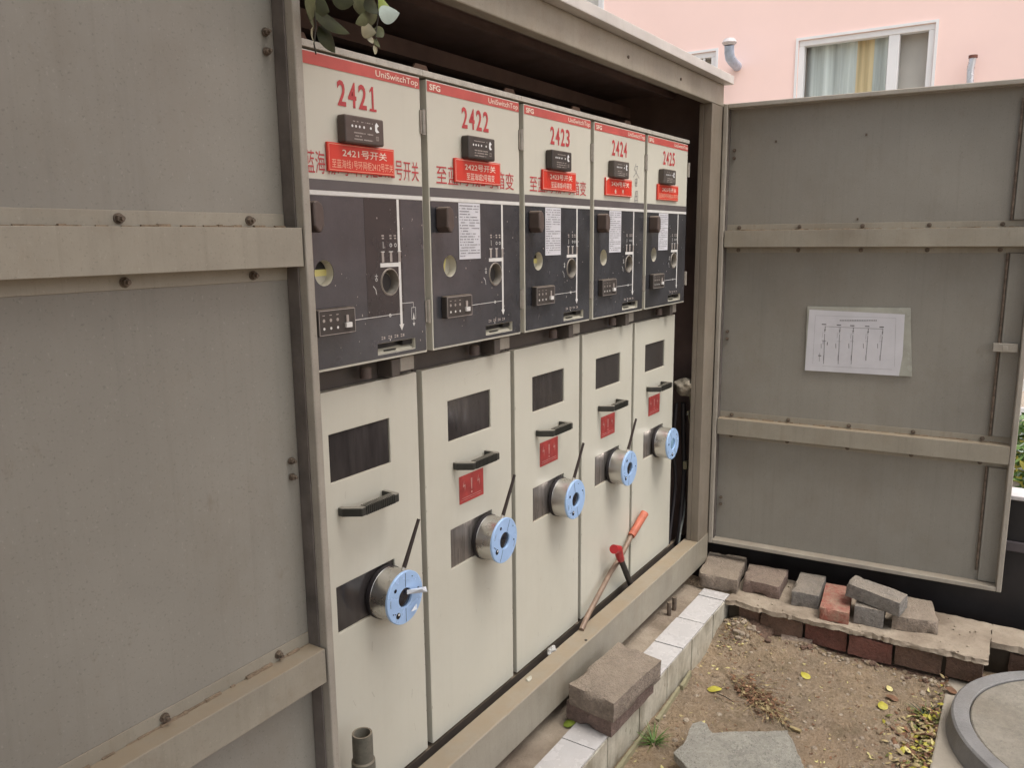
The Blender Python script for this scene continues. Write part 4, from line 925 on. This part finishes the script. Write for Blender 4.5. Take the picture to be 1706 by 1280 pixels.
# ------------------------------------------------------------------ dark fence and garden beyond the right door
t = empty('metal_fence', (2.24, -1.2, -1.19), 'low black sheet-metal fence behind the open right door', 'fence')
g = MB(); g.box(2.232, 2.252, -3.2, .3, -1.30, -.672); g.build('panel', M['darkfence'], t)
g = MB(); g.box(2.214, 2.231, -3.2, .3, -.86, -.825); g.build('rail', M['purplerail'], t, bev=.003)
g = MB(); g.box(2.205, 2.32, -3.2, .3, -.671, -.655); g.build('coping', M['palewall'], t, bev=.003)
def bush(name, c, r, hgt, n, mats, label, seed, lf=.03, wts=None):
    random.seed(seed); g = MB()
    for i in range(n):
        v = Vector((random.gauss(0,1), random.gauss(0,1), random.gauss(0,1))).normalized()*(random.random()**.45)
        p = Vector((c[0]+v.x*r, c[1]+v.y*r, c[2]+hgt/2+v.z*hgt/2)); p += noise.noise_vector(p*3)*r*.25
        a = Vector((random.gauss(0,1), random.gauss(0,1), random.gauss(0,.6))).normalized()*lf*random.uniform(.6,1.3)
        s_ = a.cross(Vector((random.gauss(0,1), random.gauss(0,1), random.gauss(0,1)))).normalized()*lf*.35
        g.add([p-a, p-s_, p+a, p+s_], [(0,1,2,3)], random.choices(range(len(mats)), wts)[0])
    return g
t = empty('flower_shrub', (4.3, -1.45, -1.19), 'yellow-flowered green shrub beyond the fence', 'shrub')
g = bush('s', (4.3,-1.45,-1.2), .5, .48, 2600, 0 or [0,1,2], '', 5, .045, [5,2,3]); g.build('foliage', [M['grass'], M['yleaf'], M['leafp']], t)
g = MB(); g.tube([(4.3,-1.45,-1.2),(4.3,-1.4,-.9)], .02); g.build('stem', M['bark'], t)
t = empty('white_railing', (5.6, -3, -1.19), 'white horizontal-bar railing in the garden behind the shrub', 'railing')
for z in (-1.05,-.85,-.65,-.45): 
    g = MB(); g.box(5.6, 5.64, -6, -.8, z, z+.08); g.build('bar', M['pvc'], t)
for y in (-5.5,-4,-2.6): g = MB(); g.box(5.55, 5.599, y, y+.06, -1.19, -.3); g.build('post', M['pvc'], t)

# ------------------------------------------------------------------ pink building
XW = 9.0
def bw(u, v): q = onX(u, v, XW); return q.y, q.z
c1 = lambda a, b: (1160+a/3.1245, b/3.1245)
B = empty('pink_building', (XW, 0, -1.19), 'pale pink rendered building with white-framed windows behind the cabinet', 'building')
wy1, wz1 = bw(*c1(535,212)); wy0, _ = bw(*c1(1246,140)); wz0 = wz1-1.45
w2a, w2z = bw(*c1(103,264)); w2b = w2a+.62; 
w0y, w0z = bw(1003, 12)
g = MB(); g.X = Matrix.Translation((XW, 0, 0)) @ Matrix.Rotation(R(-90), 4, 'Z')   # local x -> -y world, local y -> x world
def bx(y): return -y
holes = [rectpts(bx(wy1), bx(wy0), wz0, wz1), rectpts(bx(w2b), bx(w2a), w2z-.9, w2z), rectpts(bx(w0y+1.0), bx(w0y), w0z-.1, w0z+1.1)]
g.plate(rectpts(-12, 14, -1.25, 9), holes, 0, .25); g.box(-12, 14, 2.2, 2.5, -1.25, 9); g.build('wall', M['pink'], B)
BX = g.X
def window(y1, y0, z0, z1, mull, label, curt=False, bars=0):
    q = MB(); q.X = BX; a, b = bx(y1), bx(y0); f = .062
    q.box(a, b, .012, .12, z1-f, z1); q.box(a, b, .012, .12, z0, z0+f); q.box(a, a+f, .013, .119, z0+f, z1-f); q.box(b-f, b, .013, .119, z0+f, z1-f)
    for m_ in mull: q.box(m_-.055, m_+.055, .020, .125, z0+f, z1-f)
    wn = q.build('window', M['pvc'], B, bev=.006); 
    if label: tag(wn, label)
    q = MB(); q.X = BX; q.rect(a+f, b-f, z0+f, z1-f, .10)
    q.build('pane', M['glass'], wn)
    if curt:
        q = MB(); q.X = BX
        y_ = a+f; i = 0
        xs_ = [a+f+.002+ i*(b-a-2*f)*.92/60 for i in range(61)]
        c0 = bx(bw(*c1(825,210))[0]); c1_ = bx(bw(*c1(915,200))[0]); c2 = bx(bw(*c1(1010,200))[0])
        for x0_, x1_ in zip(xs_, xs_[1:]):
            if x0_ > c2: break
            mm = 1 if c0 < x0_ < c1_ else 0
            q.add([(x0_, .16+.02*math.sin(x0_*40), z0), (x1_, .16+.02*math.sin(x1_*40), z0), (x1_, .16+.02*math.sin(x1_*40), z1), (x0_, .16+.02*math.sin(x0_*40), z1)], [(0,1,2,3)], mm)
        q.build('curtain', [M['curtain'], M['curtainy']], wn)
    q = MB(); q.X = BX; q.rect(a, b, z0, z1, .195); q.build('room_dark', M['glassdk'], wn)
    for i in range(bars):
        q = MB(); q.X = BX; xx = a+(b-a)*(i+1)/(bars+1); q.box(xx-.012, xx+.012, .02, .04, z0, z1); q.build('bar', M['pvc'], wn)
    q = MB(); q.X = BX; q.box(a-.03, b+.03, -.012, -.001, z1+.002, z1+.03); q.box(a-.03, a-.002, -.012, -.001, z0, z1+.002); q.box(b+.002, b+.03, -.012, -.001, z0, z1+.002); q.build('reveal_trim', M['pvc'], wn)
gm = bpy.data.materials.new('window_glass'); gm.use_nodes = True; nt_ = gm.node_tree; p_ = nt_.nodes['Principled BSDF']
p_.inputs['Roughness'].default_value = .02; p_.inputs['Base Color'].default_value = (.9,.95,.95,1); p_.inputs['Transmission Weight'].default_value = 1; p_.inputs['IOR'].default_value = 1.1
M['glass'] = gm
m1 = (bx(bw(*c1(1005,190))[0])+bx(bw(*c1(1055,190))[0]))/2
window(wy1, wy0, wz0, wz1, [m1], 'wide window with curtains', True)
window(w2b, w2a, w2z-.9, w2z, [bx(w2a+.3)], 'small barred window', False, 3)
window(w0y+1.0, w0y, w0z-.1, w0z+1.1, [bx(w0y+.5)], 'upper window')
def wp(a, b, off): q = onX(*c1(a, b), XW-off); return q
t = empty('exhaust_duct', tuple(wp(235,330,.0)), 'blue bent exhaust duct sticking out of the pink wall left of the window', 'duct')
g = MB(); a = wp(212,345,.0); b = wp(188,318,.28); c = wp(172,275,.40); d = wp(172,235,.42)
g.tube([a+Vector((.02,0,0)), a.lerp(b,.5), b, b.lerp(c,.5)+Vector((-.03,0,-.01)), c, d], .055, n=16); g.build('pipe', M['bluepipe'], t, smooth=True)
g = MB(); g.lathe([(.062,0),(.085,.03),(.06,.07),(.001,.085)], Matrix.Translation(d), n=18); g.build('cowl', M['palewall'], t, smooth=True)
t = empty('silver_pipe', tuple(wp(1420,410,.0)), 'thin silver flue standing out from the pink wall right of the window', 'pipe')
g = MB(); g.tube([wp(1425,440,.1), wp(1428,360,.1), wp(1436,320,.1), wp(1441,297,.1)], .035, n=12); g.build('pipe', M['silver'], t, smooth=True)
g = MB(); a = wp(1441,297,.1); g.lathe([(.042,-.01),(.042,.02)], Matrix.Translation(a), n=14); g.build('cap', M['brickr'], t)

# ------------------------------------------------------------------ unseen tree added behind the viewer so its crown shades the cabinet
t = empty('added_shade_tree', (-2.6, -4.2, -1.22), 'broad leafy tree, unseen, added behind the viewer so its crown shades the yard', 'tree')
g = MB(); g.tube([(-2.6,-4.2,-1.3),(-2.5,-4.1,.3),(-2.1,-3.9,1.8)], .16, r2=.11, n=14)
for e in ((.3,-2.4,3.4),(-1.4,-5.2,3.9),(-.6,-3.7,3.6),(-3.4,-3.0,3.6),(-.8,-1.6,3.5)): g.tube([(-2.1,-3.9,1.7), tuple((Vector((-2.1,-3.9,1.7))+Vector(e))/2+Vector((0,0,.2))), e], .07, r2=.02, n=8)
g.build('trunk', M['bark'], t, smooth=True)
random.seed(3); g = MB()
CEN = [(-3.4,-1.2,2.2,1.3),(-3.8,-2.6,1.9,1.4),(-3.3,.2,2.6,1.3),(-.6,-2.4,3.3,1.6),(-2.2,-3.8,3.8,1.8),(-.6,-3.9,3.4,1.6),(-1.2,-1.3,3.6,1.3),(.6,-5.0,3.8,1.7),(-3.6,-2.6,3.6,1.4),(-1.6,-.9,3.4,1.2)]  # low lobes on the left added to cut the light from that side
for i in range(9500):
    cx_, cy_, cz_, r_ = random.choice(CEN); v = Vector((random.gauss(0,1), random.gauss(0,1), random.gauss(0,1))).normalized()*(random.random()**.4)
    p = Vector((cx_+v.x*r_, cy_+v.y*r_, cz_+v.z*r_*.62)); p += noise.noise_vector(p*1.4)*.4
    if p.z < (2.0 if p.x > -2 else .3): continue
    a = Vector((random.gauss(0,1), random.gauss(0,1), random.gauss(0,.5))).normalized()*random.uniform(.06,.12); b = a.cross(Vector((random.gauss(0,.5), random.gauss(0,.5), 1))).normalized()*a.length*.5
    g.add([p-a, p-b, p+a, p+b], [(0,1,2,3)])
g.build('crown', M['crown'], t)
